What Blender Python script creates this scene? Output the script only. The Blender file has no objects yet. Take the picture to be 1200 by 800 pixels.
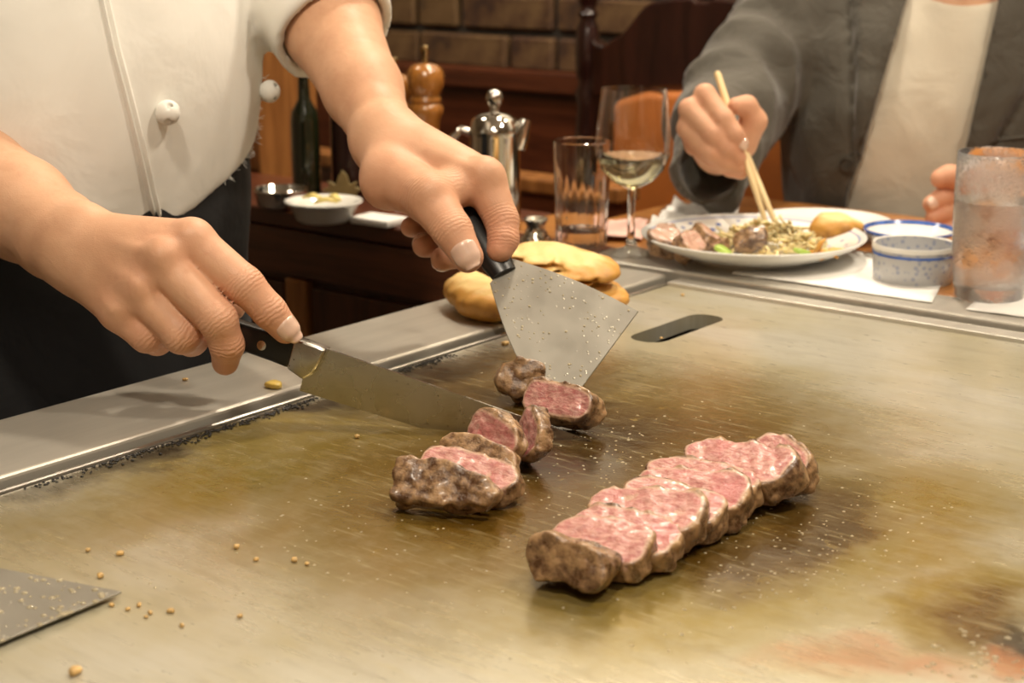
import bpy, bmesh, math, random
import numpy as np
from mathutils import Vector, Matrix
from mathutils.bvhtree import BVHTree

random.seed(4)
RNG = np.random.default_rng(4)
scene = bpy.context.scene
COL = scene.collection

# ------------------------------------------------------------------ camera, world, lights, exposure
Z0 = 0.80                       # height of the cooking surface above the floor
CAM_H = 0.34                    # camera above the cooking surface
PITCH = math.radians(14.8)
YAW = math.radians(38.6)
FPX = 1800.0
cam_data = bpy.data.cameras.new('camera')
cam = bpy.data.objects.new('camera', cam_data)
COL.objects.link(cam)
cam.location = (0, 0, Z0 + CAM_H)
cam.rotation_euler = (math.pi / 2 - PITCH, 0, YAW)
cam_data.sensor_width = 36
cam_data.lens = FPX / 1200 * 36
cam_data.clip_start = 0.02
cam_data.dof.use_dof = True
cam_data.dof.focus_distance = 1.04
cam_data.dof.aperture_fstop = 9.0
scene.camera = cam

scene.view_settings.view_transform = 'Standard'
scene.view_settings.look = 'None'
scene.view_settings.gamma = 1
scene.view_settings.use_curve_mapping = False
scene.view_settings.exposure = -0.05

world = bpy.data.worlds.new('world')
scene.world = world
world.use_nodes = True
bg = world.node_tree.nodes['Background']
bg.inputs[0].default_value = (1.0, 0.86, 0.68, 1)
bg.inputs[1].default_value = 0.04


def area(name, loc, target, size, power, color=(1.0, 0.80, 0.56), spread=180):
    l = bpy.data.lights.new(name, 'AREA')
    l.shape = 'DISK'
    l.size = size
    l.energy = power
    l.color = color
    l.spread = math.radians(spread)
    o = bpy.data.objects.new(name, l)
    COL.objects.link(o)
    o.location = loc
    d = Vector(target) - Vector(loc)
    o.rotation_euler = d.to_track_quat('-Z', 'Y').to_euler()
    return o


WARM = (1.0, 0.865, 0.69)
CEIL = 2.62
# lamps set into the ceiling above the cooking table and the room
area('ceiling_lamp', (-0.15, -0.15, CEIL - 0.03), (-0.55, 0.65, 0.8), 0.18, 27, WARM)
area('ceiling_lamp', (-0.95, 1.75, CEIL - 0.03), (-0.80, 1.2, 0.8), 0.18, 26, WARM)
area('ceiling_lamp', (0.30, 1.25, CEIL - 0.03), (-0.45, 0.9, 0.8), 0.20, 22, WARM)
area('ceiling_lamp', (0.6, -0.6, CEIL - 0.03), (-0.6, 0.8, 0.9), 0.9, 15, WARM)
area('ceiling_lamp', (-2.2, 1.2, CEIL - 0.03), (-1.9, 1.4, 0), 0.4, 10, WARM)
area('ceiling_lamp', (-1.6, 2.15, CEIL - 0.03), (-1.6, 2.5, 1.6), 0.3, 13, WARM)
area('ceiling_lamp', (-0.2, 2.15, CEIL - 0.03), (-0.2, 2.5, 1.6), 0.3, 13, WARM)

# ------------------------------------------------------------------ pixel helpers (photo frame 1200 x 800), used to measure positions
_F = Vector((-math.sin(YAW) * math.cos(PITCH), math.cos(YAW) * math.cos(PITCH), -math.sin(PITCH)))
_R = Vector((math.cos(YAW), math.sin(YAW), 0))
_U = _R.cross(_F)
_C = Vector((0, 0, Z0 + CAM_H))


def ray(x, y):
    return _F + _R * ((x - 600) / FPX) - _U * ((y - 400) / FPX)


def W(x, y, d):
    """world point at a photo position and a depth"""
    return _C + ray(x, y) * d


def G(x, y, z=0.0):
    """world point on the level z above the cooking surface"""
    v = ray(x, y)
    return _C + v * ((Z0 + z - _C.z) / v.z)


def V(x, y, z=0.0):
    return Vector((x, y, Z0 + z))


# ------------------------------------------------------------------ object helpers
def tag(o, label=None, cat=None, group=None, kind=None):
    if label: o['label'] = label
    if cat: o['category'] = cat
    if group: o['group'] = group
    if kind: o['kind'] = kind
    return o


def empty(name, loc=(0, 0, 0), label=None, cat=None, group=None):
    o = bpy.data.objects.new(name, None)
    COL.objects.link(o)
    o.location = loc
    o.empty_display_size = 0.05
    return tag(o, label, cat, group)


def link(name, me, mat=None, parent=None, smooth=None):
    """link a mesh given in world coordinates; if parent, keep the world position"""
    o = bpy.data.objects.new(name, me)
    COL.objects.link(o)
    if mat is not None and not me.materials:
        me.materials.append(mat)
    if parent is not None:
        o.parent = parent
        o.matrix_parent_inverse = Matrix.Translation(parent.location).inverted()
    if smooth is not None:
        me.shade_smooth() if smooth is True else me.shade_smooth()
        if smooth is not True:
            me.set_sharp_from_angle(angle=math.radians(smooth))
    return o


def rebase(o, loc):
    """move the origin of a mesh object to loc without moving its mesh"""
    loc = Vector(loc)
    o.data.transform(Matrix.Translation(-loc))
    o.location = loc
    return o


class MB:
    """collects shapes into one mesh"""
    def __init__(self):
        self.v, self.f, self.m = [], [], []

    def add(self, vs, fs, mi=0):
        n = len(self.v)
        self.v += [tuple(p) for p in vs]
        self.f += [tuple(i + n for i in f) for f in fs]
        self.m += [mi] * len(fs)
        return self

    def box(self, lo, hi, M=None, mi=0):
        x0, y0, z0 = lo; x1, y1, z1 = hi
        vs = [Vector(p) for p in ((x0, y0, z0), (x1, y0, z0), (x1, y1, z0), (x0, y1, z0), (x0, y0, z1), (x1, y0, z1), (x1, y1, z1), (x0, y1, z1))]
        if M is not None: vs = [M @ p for p in vs]
        return self.add(vs, [(0, 3, 2, 1), (4, 5, 6, 7), (0, 1, 5, 4), (1, 2, 6, 5), (2, 3, 7, 6), (3, 0, 4, 7)], mi)

    def lathe(self, prof, M=None, n=40, mi=0):
        """prof: list of (r, z); r=0 closes"""
        vs, fs, rings = [], [], []
        for r, z in prof:
            if r <= 1e-6:
                rings.append([len(vs)]); vs.append(Vector((0, 0, z)))
            else:
                rings.append(list(range(len(vs), len(vs) + n)))
                vs += [Vector((r * math.cos(2 * math.pi * i / n), r * math.sin(2 * math.pi * i / n), z)) for i in range(n)]
        for a, b in zip(rings[:-1], rings[1:]):
            if len(a) == 1 and len(b) == 1: continue
            for i in range(n):
                j = (i + 1) % n
                if len(a) == 1: fs.append((a[0], b[j], b[i]))
                elif len(b) == 1: fs.append((a[i], a[j], b[0]))
                else: fs.append((a[i], a[j], b[j], b[i]))
        if M is not None: vs = [M @ p for p in vs]
        return self.add(vs, fs, mi)

    def tube(self, pts, rad, n=10, flat=None, up=None, cap=True, mi=0):
        """sweep a circle (or ellipse: flat = height/width factor) along pts; rad number or list"""
        pts = [Vector(p) for p in pts]
        if not isinstance(rad, (list, tuple)): rad = [rad] * len(pts)
        vs, fs = [], []
        u = None
        for i, p in enumerate(pts):
            t = (pts[min(i + 1, len(pts) - 1)] - pts[max(i - 1, 0)]).normalized()
            if u is None:
                u = Vector(up) if up is not None else (Vector((0, 0, 1)) if abs(t.z) < 0.9 else Vector((1, 0, 0)))
            u = (u - t * u.dot(t)).normalized()
            w = t.cross(u)
            fl = 1.0 if flat is None else flat
            for k in range(n):
                a = 2 * math.pi * k / n
                vs.append(p + (w * math.cos(a) + u * math.sin(a) * fl) * rad[i])
        for i in range(len(pts) - 1):
            for k in range(n):
                k2 = (k + 1) % n
                fs.append((i * n + k, i * n + k2, (i + 1) * n + k2, (i + 1) * n + k))
        if cap:
            fs.append(tuple(range(n - 1, -1, -1)))
            e = (len(pts) - 1) * n
            fs.append(tuple(range(e, e + n)))
        return self.add(vs, fs, mi)

    def prism(self, poly, axis0, axis1, axis2, org, t0, t1, mi=0):
        """poly: 2-D outline in axis0/axis1 from org, extruded along axis2 from t0 to t1"""
        a0, a1, a2, org = Vector(axis0), Vector(axis1), Vector(axis2), Vector(org)
        n = len(poly)
        vs = [org + a0 * p[0] + a1 * p[1] + a2 * t for t in (t0, t1) for p in poly]
        fs = [tuple(range(n - 1, -1, -1)), tuple(range(n, 2 * n))]
        fs += [(i, (i + 1) % n, n + (i + 1) % n, n + i) for i in range(n)]
        return self.add(vs, fs, mi)

    def mesh(self, name, mats=None, bevel=0, seg=2, fixn=True):
        me = bpy.data.meshes.new(name)
        me.from_pydata(self.v, [], self.f)
        if mats:
            for m_ in (mats if isinstance(mats, (list, tuple)) else [mats]): me.materials.append(m_)
            if any(self.m): me.polygons.foreach_set('material_index', self.m)
        bm = bmesh.new(); bm.from_mesh(me)
        if bevel:
            es = [e for e in bm.edges if len(e.link_faces) == 2 and e.calc_face_angle(0) > 0.6]
            bmesh.ops.bevel(bm, geom=es, offset=bevel, segments=seg, affect='EDGES', profile=0.5)
        if fixn: bmesh.ops.recalc_face_normals(bm, faces=bm.faces)
        bm.to_mesh(me); bm.free()
        return me

    def build(self, name, mat, parent=None, bevel=0, seg=2, smooth=None, fixn=True):
        return link(name, self.mesh(name, mat, bevel, seg, fixn), None, parent, smooth)


def copy_tree(o, parent=None, loc=None):
    c = o.copy()
    COL.objects.link(c)
    c.parent = parent
    if loc is not None: c.location = loc
    for ch in list(o.children): copy_tree(ch, c)
    return c


def TR(loc, rz=0.0, rx=0.0, ry=0.0):
    return Matrix.Translation(Vector(loc)) @ Matrix.Rotation(rz, 4, 'Z') @ Matrix.Rotation(ry, 4, 'Y') @ Matrix.Rotation(rx, 4, 'X')


# ------------------------------------------------------------------ smooth solids from distance fields (surface nets)
class Field:
    def __init__(self, lo, hi, h):
        self.lo = np.array(lo, dtype=np.float32); self.h = h
        n = np.ceil((np.array(hi) - np.array(lo)) / h).astype(int) + 1
        self.n = n
        self.D = np.full(tuple(n), 0.06, dtype=np.float32)

    def like(self):
        f = Field.__new__(Field); f.lo, f.h, f.n = self.lo, self.h, self.n
        f.D = np.full(tuple(self.n), 0.06, dtype=np.float32)
        return f

    def block(self, lo, hi):
        a = np.clip(np.floor((np.array(lo) - self.lo) / self.h).astype(int), 0, self.n - 1)
        b = np.clip(np.ceil((np.array(hi) - self.lo) / self.h).astype(int) + 1, 1, self.n)
        sl = tuple(slice(int(i), int(max(j, i + 1))) for i, j in zip(a, b))
        ax = [self.lo[i] + self.h * np.arange(sl[i].start, sl[i].stop, dtype=np.float32) for i in range(3)]
        return sl, ax[0][:, None, None], ax[1][None, :, None], ax[2][None, None, :]

    def put(self, sl, d, k, sub=False):
        a = self.D[sl]
        if sub:
            d = -d
            if k > 0:
                hh = np.clip(0.5 - 0.5 * (a - d) / k, 0, 1)
                self.D[sl] = a * (1 - hh) + d * hh + k * hh * (1 - hh)
            else: self.D[sl] = np.maximum(a, d)
        elif k > 0:
            hh = np.clip(0.5 + 0.5 * (a - d) / k, 0, 1)
            self.D[sl] = a * (1 - hh) + d * hh - k * hh * (1 - hh)
        else: self.D[sl] = np.minimum(a, d)

    def seg(self, a, b, r0, r1=None, k=0.0, flat=None, sub=False):
        """tapered capsule; flat = (normal, factor) squeezes it along normal"""
        r1 = r0 if r1 is None else r1
        a = np.array(a, dtype=np.float32); b = np.array(b, dtype=np.float32)
        m = max(r0, r1) + k + 3 * self.h + 0.003
        sl, X, Y, Zz = self.block(np.minimum(a, b) - m, np.maximum(a, b) + m)
        ab = b - a; L2 = float(ab @ ab) + 1e-12
        px, py, pz = X - a[0], Y - a[1], Zz - a[2]
        t = np.clip((px * ab[0] + py * ab[1] + pz * ab[2]) / L2, 0, 1)
        qx, qy, qz = px - t * ab[0], py - t * ab[1], pz - t * ab[2]
        q2 = qx * qx + qy * qy + qz * qz
        if flat is not None:
            nn = np.array(flat[0], dtype=np.float32); nn = nn / np.linalg.norm(nn)
            qn = qx * nn[0] + qy * nn[1] + qz * nn[2]
            q2 = q2 + qn * qn * (1 / flat[1] ** 2 - 1)
        self.put(sl, np.sqrt(np.maximum(q2, 0)) - (r0 + (r1 - r0) * t), k, sub)

    def ell(self, c, radii, k=0.0, axes=None, sub=False):
        c = np.array(c, dtype=np.float32); radii = np.array(radii, dtype=np.float32)
        m = float(radii.max()) + k + 3 * self.h + 0.003
        sl, X, Y, Zz = self.block(c - m, c + m)
        px, py, pz = X - c[0], Y - c[1], Zz - c[2]
        if axes is None: axes = np.eye(3, dtype=np.float32)
        axes = np.array(axes, dtype=np.float32)
        s = 0; s2 = 0
        for i in range(3):
            u = px * axes[i][0] + py * axes[i][1] + pz * axes[i][2]
            s = s + (u / radii[i]) ** 2
            s2 = s2 + (u / radii[i] ** 2) ** 2
        k0 = np.sqrt(s); k1 = np.sqrt(s2) + 1e-9
        self.put(sl, k0 * (k0 - 1) / k1, k, sub)

    def chain(self, pts, rads, k=0.003, flat=None):
        for i in range(len(pts) - 1):
            self.seg(pts[i], pts[i + 1], rads[i], rads[i + 1], k, flat)

    def join(self, o, k):
        self.put((slice(None),) * 3, o.D, k)

    def cut(self, o, k=0.0):
        self.put((slice(None),) * 3, o.D, k, True)

    def waves(self, amp, freq, n=10, seed=0, aniso=(1, 1, 1)):
        """soft random undulation of the surface"""
        rg = np.random.default_rng(seed)
        sl, X, Y, Zz = self.block(self.lo, self.lo + self.h * self.n)
        s = 0
        for i in range(n):
            v = rg.normal(size=3); v /= np.linalg.norm(v); v *= freq * rg.uniform(0.6, 1.6); v *= np.array(aniso)
            s = s + np.sin(X * v[0] + Y * v[1] + Zz * v[2] + rg.uniform(0, 6.28))
        self.D += (amp / math.sqrt(n) * s).astype(np.float32)

    def plane(self, p, nrm, k=0.0):
        """keep what lies behind the plane"""
        p = np.array(p); nrm = np.array(nrm, dtype=float); nrm /= np.linalg.norm(nrm)
        sl, X, Y, Zz = self.block(self.lo, self.lo + self.h * self.n)
        d = ((X - p[0]) * nrm[0] + (Y - p[1]) * nrm[1] + (Zz - p[2]) * nrm[2]).astype(np.float32)
        self.put(sl, -d, k, True)

    def arrays(self):
        D = self.D.copy()
        D[0], D[-1] = 0.06, 0.06; D[:, 0], D[:, -1] = 0.06, 0.06; D[:, :, 0], D[:, :, -1] = 0.06, 0.06
        S = D < 0
        c = np.zeros(tuple(np.array(D.shape) - 1), dtype=np.int8)
        for i in (0, 1):
            for j in (0, 1):
                for k in (0, 1):
                    c += S[i:S.shape[0] - 1 + i, j:S.shape[1] - 1 + j, k:S.shape[2] - 1 + k]
        mixed = (c > 0) & (c < 8)
        I = np.argwhere(mixed)
        acc = np.zeros((len(I), 3)); cnt = np.zeros(len(I))
        cs = [(i, j, k) for i in (0, 1) for j in (0, 1) for k in (0, 1)]
        val = {q: D[I[:, 0] + q[0], I[:, 1] + q[1], I[:, 2] + q[2]] for q in cs}
        for a in cs:
            for ax in range(3):
                if a[ax] == 1: continue
                b = list(a); b[ax] = 1; b = tuple(b)
                va, vb = val[a], val[b]
                cr = (va < 0) != (vb < 0)
                t = np.where(cr, va / np.where(cr, va - vb, 1), 0)
                p = np.array(a, dtype=float)[None, :].repeat(len(I), 0)
                p[:, ax] += t
                acc += np.where(cr[:, None], p, 0); cnt += cr
        verts = self.lo + (I + acc / cnt[:, None]) * self.h
        cid = np.full(mixed.shape, -1, dtype=np.int64); cid[mixed] = np.arange(len(I))
        faces = []
        for ax in range(3):
            A = np.moveaxis(S, ax, 0); B = A[1:] != A[:-1]
            E = np.argwhere(B)
            E = E[(E[:, 1] > 0) & (E[:, 2] > 0) & (E[:, 1] < A.shape[1] - 1) & (E[:, 2] < A.shape[2] - 1)]
            inside = A[E[:, 0], E[:, 1], E[:, 2]]
            q = []
            for (dj, dk) in ((-1, -1), (0, -1), (0, 0), (-1, 0)):
                idx = [E[:, 0], E[:, 1] + dj, E[:, 2] + dk]
                full = [None] * 3
                oth = [i for i in range(3) if i != ax]
                full[ax] = idx[0]; full[oth[0]] = idx[1]; full[oth[1]] = idx[2]
                q.append(cid[full[0], full[1], full[2]])
            Q = np.stack(q, 1)
            flip = inside if ax != 1 else ~inside
            Q[~flip] = Q[~flip][:, ::-1]
            faces.append(Q)
        Fq = np.concatenate(faces)
        Fq = Fq[(Fq >= 0).all(1)]
        return verts, Fq


def np_mesh(name, verts, quads):
    me = bpy.data.meshes.new(name)
    me.vertices.add(len(verts)); me.vertices.foreach_set('co', np.ascontiguousarray(verts, dtype=np.float32).ravel())
    me.loops.add(quads.size); me.loops.foreach_set('vertex_index', np.ascontiguousarray(quads, dtype=np.int32).ravel())
    me.polygons.add(len(quads))
    me.polygons.foreach_set('loop_start', np.arange(0, quads.size, quads.shape[1], dtype=np.int32))
    me.update(calc_edges=True); me.validate()
    me.shade_smooth()
    return me


def relax(verts, quads, it=2, lam=0.5):
    v = verts.copy()
    for _ in range(it):
        s = np.zeros_like(v); c = np.zeros(len(v))
        for a, b in ((0, 1), (1, 2), (2, 3), (3, 0)):
            np.add.at(s, quads[:, a], v[quads[:, b]]); np.add.at(s, quads[:, b], v[quads[:, a]])
            np.add.at(c, quads[:, a], 1); np.add.at(c, quads[:, b], 1)
        v += lam * (s / np.maximum(c, 1)[:, None] - v)
    return v


def attr(me, name, arr):
    a = me.attributes.new(name, 'FLOAT', 'POINT')
    a.data.foreach_set('value', np.ascontiguousarray(arr, dtype=np.float32))


def vnoise(P, freq, seed=0, n=14):
    rg = np.random.default_rng(seed); s = np.zeros(len(P))
    for i in range(n):
        v = rg.normal(size=3); v /= np.linalg.norm(v); v *= freq * rg.uniform(0.5, 2.0)
        s += np.sin(P @ v + rg.uniform(0, 6.28))
    return s / math.sqrt(n)
# ------------------------------------------------------------------ procedural materials
class NT:
    def __init__(self, name):
        self.mat = bpy.data.materials.new(name); self.mat.use_nodes = True
        self.t = self.mat.node_tree; self.n = self.t.nodes; self.l = self.t.links
        self.b = self.n['Principled BSDF']; self.out = self.n['Material Output']

    def node(self, typ, **kw):
        nd = self.n.new(typ)
        for k, v in kw.items(): setattr(nd, k, v)
        return nd

    def set(self, sock, v):
        if hasattr(v, 'node'): self.l.new(v, sock)
        elif isinstance(v, (tuple, list)) and len(v) == 3 and sock.type == 'RGBA': sock.default_value = (*v, 1)
        else: sock.default_value = v

    def math(self, op, a, b=0.0, c=None, clamp=False):
        nd = self.node('ShaderNodeMath', operation=op, use_clamp=clamp)
        self.set(nd.inputs[0], a); self.set(nd.inputs[1], b)
        if c is not None: self.set(nd.inputs[2], c)
        return nd.outputs[0]

    def mix(self, f, a, b, typ='MIX'):
        nd = self.node('ShaderNodeMix', data_type='RGBA', blend_type=typ)
        self.set(nd.inputs[0], f); self.set(nd.inputs[6], a); self.set(nd.inputs[7], b)
        return nd.outputs[2]

    def pos(self):
        return self.node('ShaderNodeTexCoord').outputs['Object']

    def world(self):
        return self.node('ShaderNodeNewGeometry').outputs['Position']

    def mapping(self, vec, scale=(1, 1, 1), rot=(0, 0, 0), loc=(0, 0, 0)):
        nd = self.node('ShaderNodeMapping')
        self.l.new(vec, nd.inputs[0]); nd.inputs[1].default_value = loc; nd.inputs[2].default_value = rot; nd.inputs[3].default_value = scale
        return nd.outputs[0]

    def noise(self, vec, scale, detail=3, rough=0.55, dist=0.0, out=0):
        nd = self.node('ShaderNodeTexNoise')
        self.l.new(vec, nd.inputs['Vector']); nd.inputs['Scale'].default_value = scale; nd.inputs['Detail'].default_value = detail
        nd.inputs['Roughness'].default_value = rough; nd.inputs['Distortion'].default_value = dist
        return nd.outputs[out]

    def voro(self, vec, scale, feature='F1', out=0, rnd=1.0):
        nd = self.node('ShaderNodeTexVoronoi', feature=feature)
        self.l.new(vec, nd.inputs['Vector']); nd.inputs['Scale'].default_value = scale; nd.inputs['Randomness'].default_value = rnd
        return nd.outputs[out]

    def ramp(self, v, a, b, lo=0.0, hi=1.0, smooth=True):
        nd = self.node('ShaderNodeMapRange', interpolation_type='SMOOTHSTEP' if smooth else 'LINEAR')
        self.set(nd.inputs[0], v)
        for i, x in zip((1, 2, 3, 4), (a, b, lo, hi)): self.set(nd.inputs[i], x)
        return nd.outputs[0]

    def attr(self, name):
        return self.node('ShaderNodeAttribute', attribute_name=name).outputs['Fac']

    def bump(self, h, strength=0.3, dist=0.001, prev=None):
        nd = self.node('ShaderNodeBump')
        nd.inputs['Strength'].default_value = strength; nd.inputs['Distance'].default_value = dist
        self.l.new(h, nd.inputs['Height'])
        if prev is not None: self.l.new(prev, nd.inputs['Normal'])
        return nd.outputs[0]

    def done(self, base=None, rough=None, metal=None, normal=None, **kw):
        b = self.b
        if base is not None: self.set(b.inputs['Base Color'], base)
        if rough is not None: self.set(b.inputs['Roughness'], rough)
        if metal is not None: self.set(b.inputs['Metallic'], metal)
        if normal is not None: self.l.new(normal, b.inputs['Normal'])
        for k, v in kw.items(): self.set(b.inputs[k.replace('_', ' ')], v)
        return self.mat


def pm(name, base, rough=0.5, metal=0.0, var=0.12, vs=12.0, bump=0.0, bs=120.0, bd=0.001, stretch=None, **kw):
    """plain procedural material: base colour with soft mottling and fine relief"""
    t = NT(name)
    p = t.pos()
    if stretch: p = t.mapping(p, stretch)
    n = t.noise(p, vs, 4)
    lo = tuple(max(0, c * (1 - var * 1.6)) for c in base); hi = tuple(min(1, c * (1 + var)) for c in base)
    c = t.mix(t.ramp(n, 0.3, 0.7), lo, hi)
    nr = t.bump(t.noise(p, bs, 3), bump, bd) if bump else None
    return t.done(c, rough, metal, nr, **kw)


def wood(name, dark, light, scale=1.0, axis=0, rough=0.35, coat=0.3, bump=0.05):
    t = NT(name)
    st = [14.0, 14.0, 14.0]; st[axis] = 0.9
    p = t.mapping(t.pos(), tuple(s * scale for s in st))
    n1 = t.noise(p, 3.0, 6, 0.6, 0.6)
    n2 = t.noise(t.mapping(t.pos(), tuple(s * scale * 6 for s in st)), 4.0, 3)
    f = t.math('ADD', t.math('MULTIPLY', n1, 0.75), t.math('MULTIPLY', n2, 0.25))
    c = t.mix(t.ramp(f, 0.33, 0.66), dark, light)
    return t.done(c, rough, 0, t.bump(n2, bump, 0.001), Coat_Weight=coat, Coat_Roughness=0.15)


def glass(name, color=(1, 1, 1), rough=0.0, ior=1.47):
    t = NT(name)
    n = t.noise(t.pos(), 30, 2)
    return t.done(color, rough, 0, t.bump(n, 0.03, 0.0005), Transmission_Weight=1.0, IOR=ior)


M = {}
M['steel'] = pm('brushed_steel', (0.50, 0.48, 0.44), 0.30, 1.0, 0.10, 6, 0.06, 60, 0.0006, (1, 14, 14))
M['ledge'] = pm('ledge_steel', (0.56, 0.53, 0.465), 0.32, 0.55, 0.04, 6, 0.06, 60, 0.0006, (14, 1, 14))
M['polish'] = pm('polished_steel', (0.72, 0.69, 0.63), 0.08, 1.0, 0.06, 9, 0.02, 40)
M['black'] = pm('black_grime', (0.007, 0.0055, 0.004), 0.5, 0, 0.3, 60, 0.5, 300, 0.002)
M['pit'] = pm('slot_shade_black', (0.004, 0.003, 0.003), 0.9, 0, 0.3, 60, 0.3, 300, 0.002, Specular_IOR_Level=0.1)  # matt near-black: the slot's inner shade put into the tray colour
M['darkwood'] = wood('dark_red_wood', (0.05, 0.016, 0.008), (0.13, 0.042, 0.018), 1.0, 0)
M['darkwood_v'] = wood('dark_red_wood_upright', (0.034, 0.011, 0.006), (0.085, 0.027, 0.012), 1.0, 2)
M['redwood'] = wood('red_brown_wood', (0.055, 0.014, 0.006), (0.13, 0.035, 0.013), 1.0, 0)
M['counterwood'] = wood('orange_counter_wood', (0.30, 0.115, 0.025), (0.48, 0.21, 0.055), 1.0, 0, 0.3, 0.5)
M['chairwood'] = wood('glossy_dark_chair_wood', (0.010, 0.0035, 0.003), (0.034, 0.010, 0.007), 1.0, 2, 0.22, 0.6)
M['millwood'] = wood('varnished_mill_wood', (0.16, 0.055, 0.010), (0.40, 0.16, 0.03), 1.4, 2, 0.2, 0.8)
M['rackwood'] = wood('orange_rack_wood', (0.20, 0.075, 0.018), (0.38, 0.16, 0.045), 1.0, 2, 0.4, 0.2)
M['orange'] = pm('orange_upholstery', (0.42, 0.125, 0.018), 0.6, 0, 0.12, 8, 0.15, 400)
M['brick'] = None
M['brass'] = pm('brass', (0.72, 0.52, 0.25), 0.2, 1.0, 0.08)
M['china'] = pm('white_china', (0.80, 0.79, 0.74), 0.16, 0, 0.03, 20, Coat_Weight=0.4)
M['blue'] = pm('blue_glaze', (0.06, 0.13, 0.42), 0.2, 0, 0.25, 60, Coat_Weight=0.4)
M['paper'] = pm('white_paper', (0.82, 0.80, 0.76), 0.75, 0, 0.04, 14, 0.1, 60)
M['pinkpaper'] = pm('pink_napkin', (0.80, 0.50, 0.42), 0.8, 0, 0.14, 25, 0.2, 60)
M['glass'] = glass('clear_glass')
M['water'] = glass('water', (1, 1, 1), 0.0, 1.33)
M['wine'] = glass('white_wine', (0.93, 0.90, 0.62), 0.0, 1.34)
M['darkglass'] = pm('dark_bottle_glass', (0.012, 0.016, 0.006), 0.08, 0, 0.2, 6, Coat_Weight=1.0)
M['maroon'] = pm('dark_maroon_lacquer', (0.030, 0.007, 0.006), 0.25, 0, 0.2, 6, Coat_Weight=0.5)
M['floor'] = pm('dark_floor', (0.05, 0.03, 0.02), 0.5, 0, 0.2, 3, 0.1, 40)
M['ceiling'] = pm('cream_ceiling', (0.62, 0.59, 0.52), 0.9, 0, 0.05, 3, 0.1, 80)
M['plaster'] = pm('tan_plaster', (0.42, 0.32, 0.21), 0.9, 0, 0.08, 3, 0.1, 60)
M['cream'] = pm('cream_plaster', (0.70, 0.67, 0.60), 0.9, 0, 0.05, 3, 0.1, 60)
M['mortar'] = pm('grey_mortar', (0.075, 0.066, 0.055), 0.95, 0, 0.15, 20, 0.3, 150, 0.002)
M['blackplastic'] = pm('black_handle', (0.005, 0.005, 0.005), 0.34, 0, 0.2, 20, 0.03, 200)
M['bread'] = None
M['chop'] = pm('pale_chopstick_wood', (0.80, 0.62, 0.33), 0.45, 0, 0.06, 12, 0.05, 100, stretch=(1, 1, 1))


def brick_mat():
    t = NT('brown_brick')
    oi = t.node('ShaderNodeObjectInfo')
    r = oi.outputs['Random']
    p = t.pos()
    n = t.noise(p, 18, 5, 0.6)
    c = t.mix(t.ramp(r, 0.0, 1.0), (0.060, 0.022, 0.009), (0.13, 0.072, 0.024))
    c = t.mix(t.ramp(n, 0.35, 0.75), c, (0.16, 0.092, 0.036))
    c = t.mix(t.ramp(n, 0.5, 0.25), c, (0.03, 0.018, 0.012))
    return t.done(c, 0.8, 0, t.bump(t.noise(p, 90, 4), 0.5, 0.003))
M['brick'] = brick_mat()


def bread_mat():
    t = NT('browned_flatbread')
    p = t.pos()
    n = t.noise(p, 26, 5, 0.6); n2 = t.noise(p, 90, 3)
    f = t.math('ADD', t.attr('edge'), t.math('MULTIPLY', t.math('SUBTRACT', n, 0.5), 1.6))
    c = t.mix(t.ramp(f, 0.05, 0.55), (0.76, 0.54, 0.22), (0.55, 0.28, 0.055))
    c = t.mix(t.ramp(f, 0.6, 1.15), c, (0.24, 0.095, 0.018))
    return t.done(c, 0.55, 0, t.bump(n2, 0.3, 0.002), Subsurface_Weight=0.08, Subsurface_Radius=(0.01, 0.005, 0.002))
M['bread'] = bread_mat()


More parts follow.
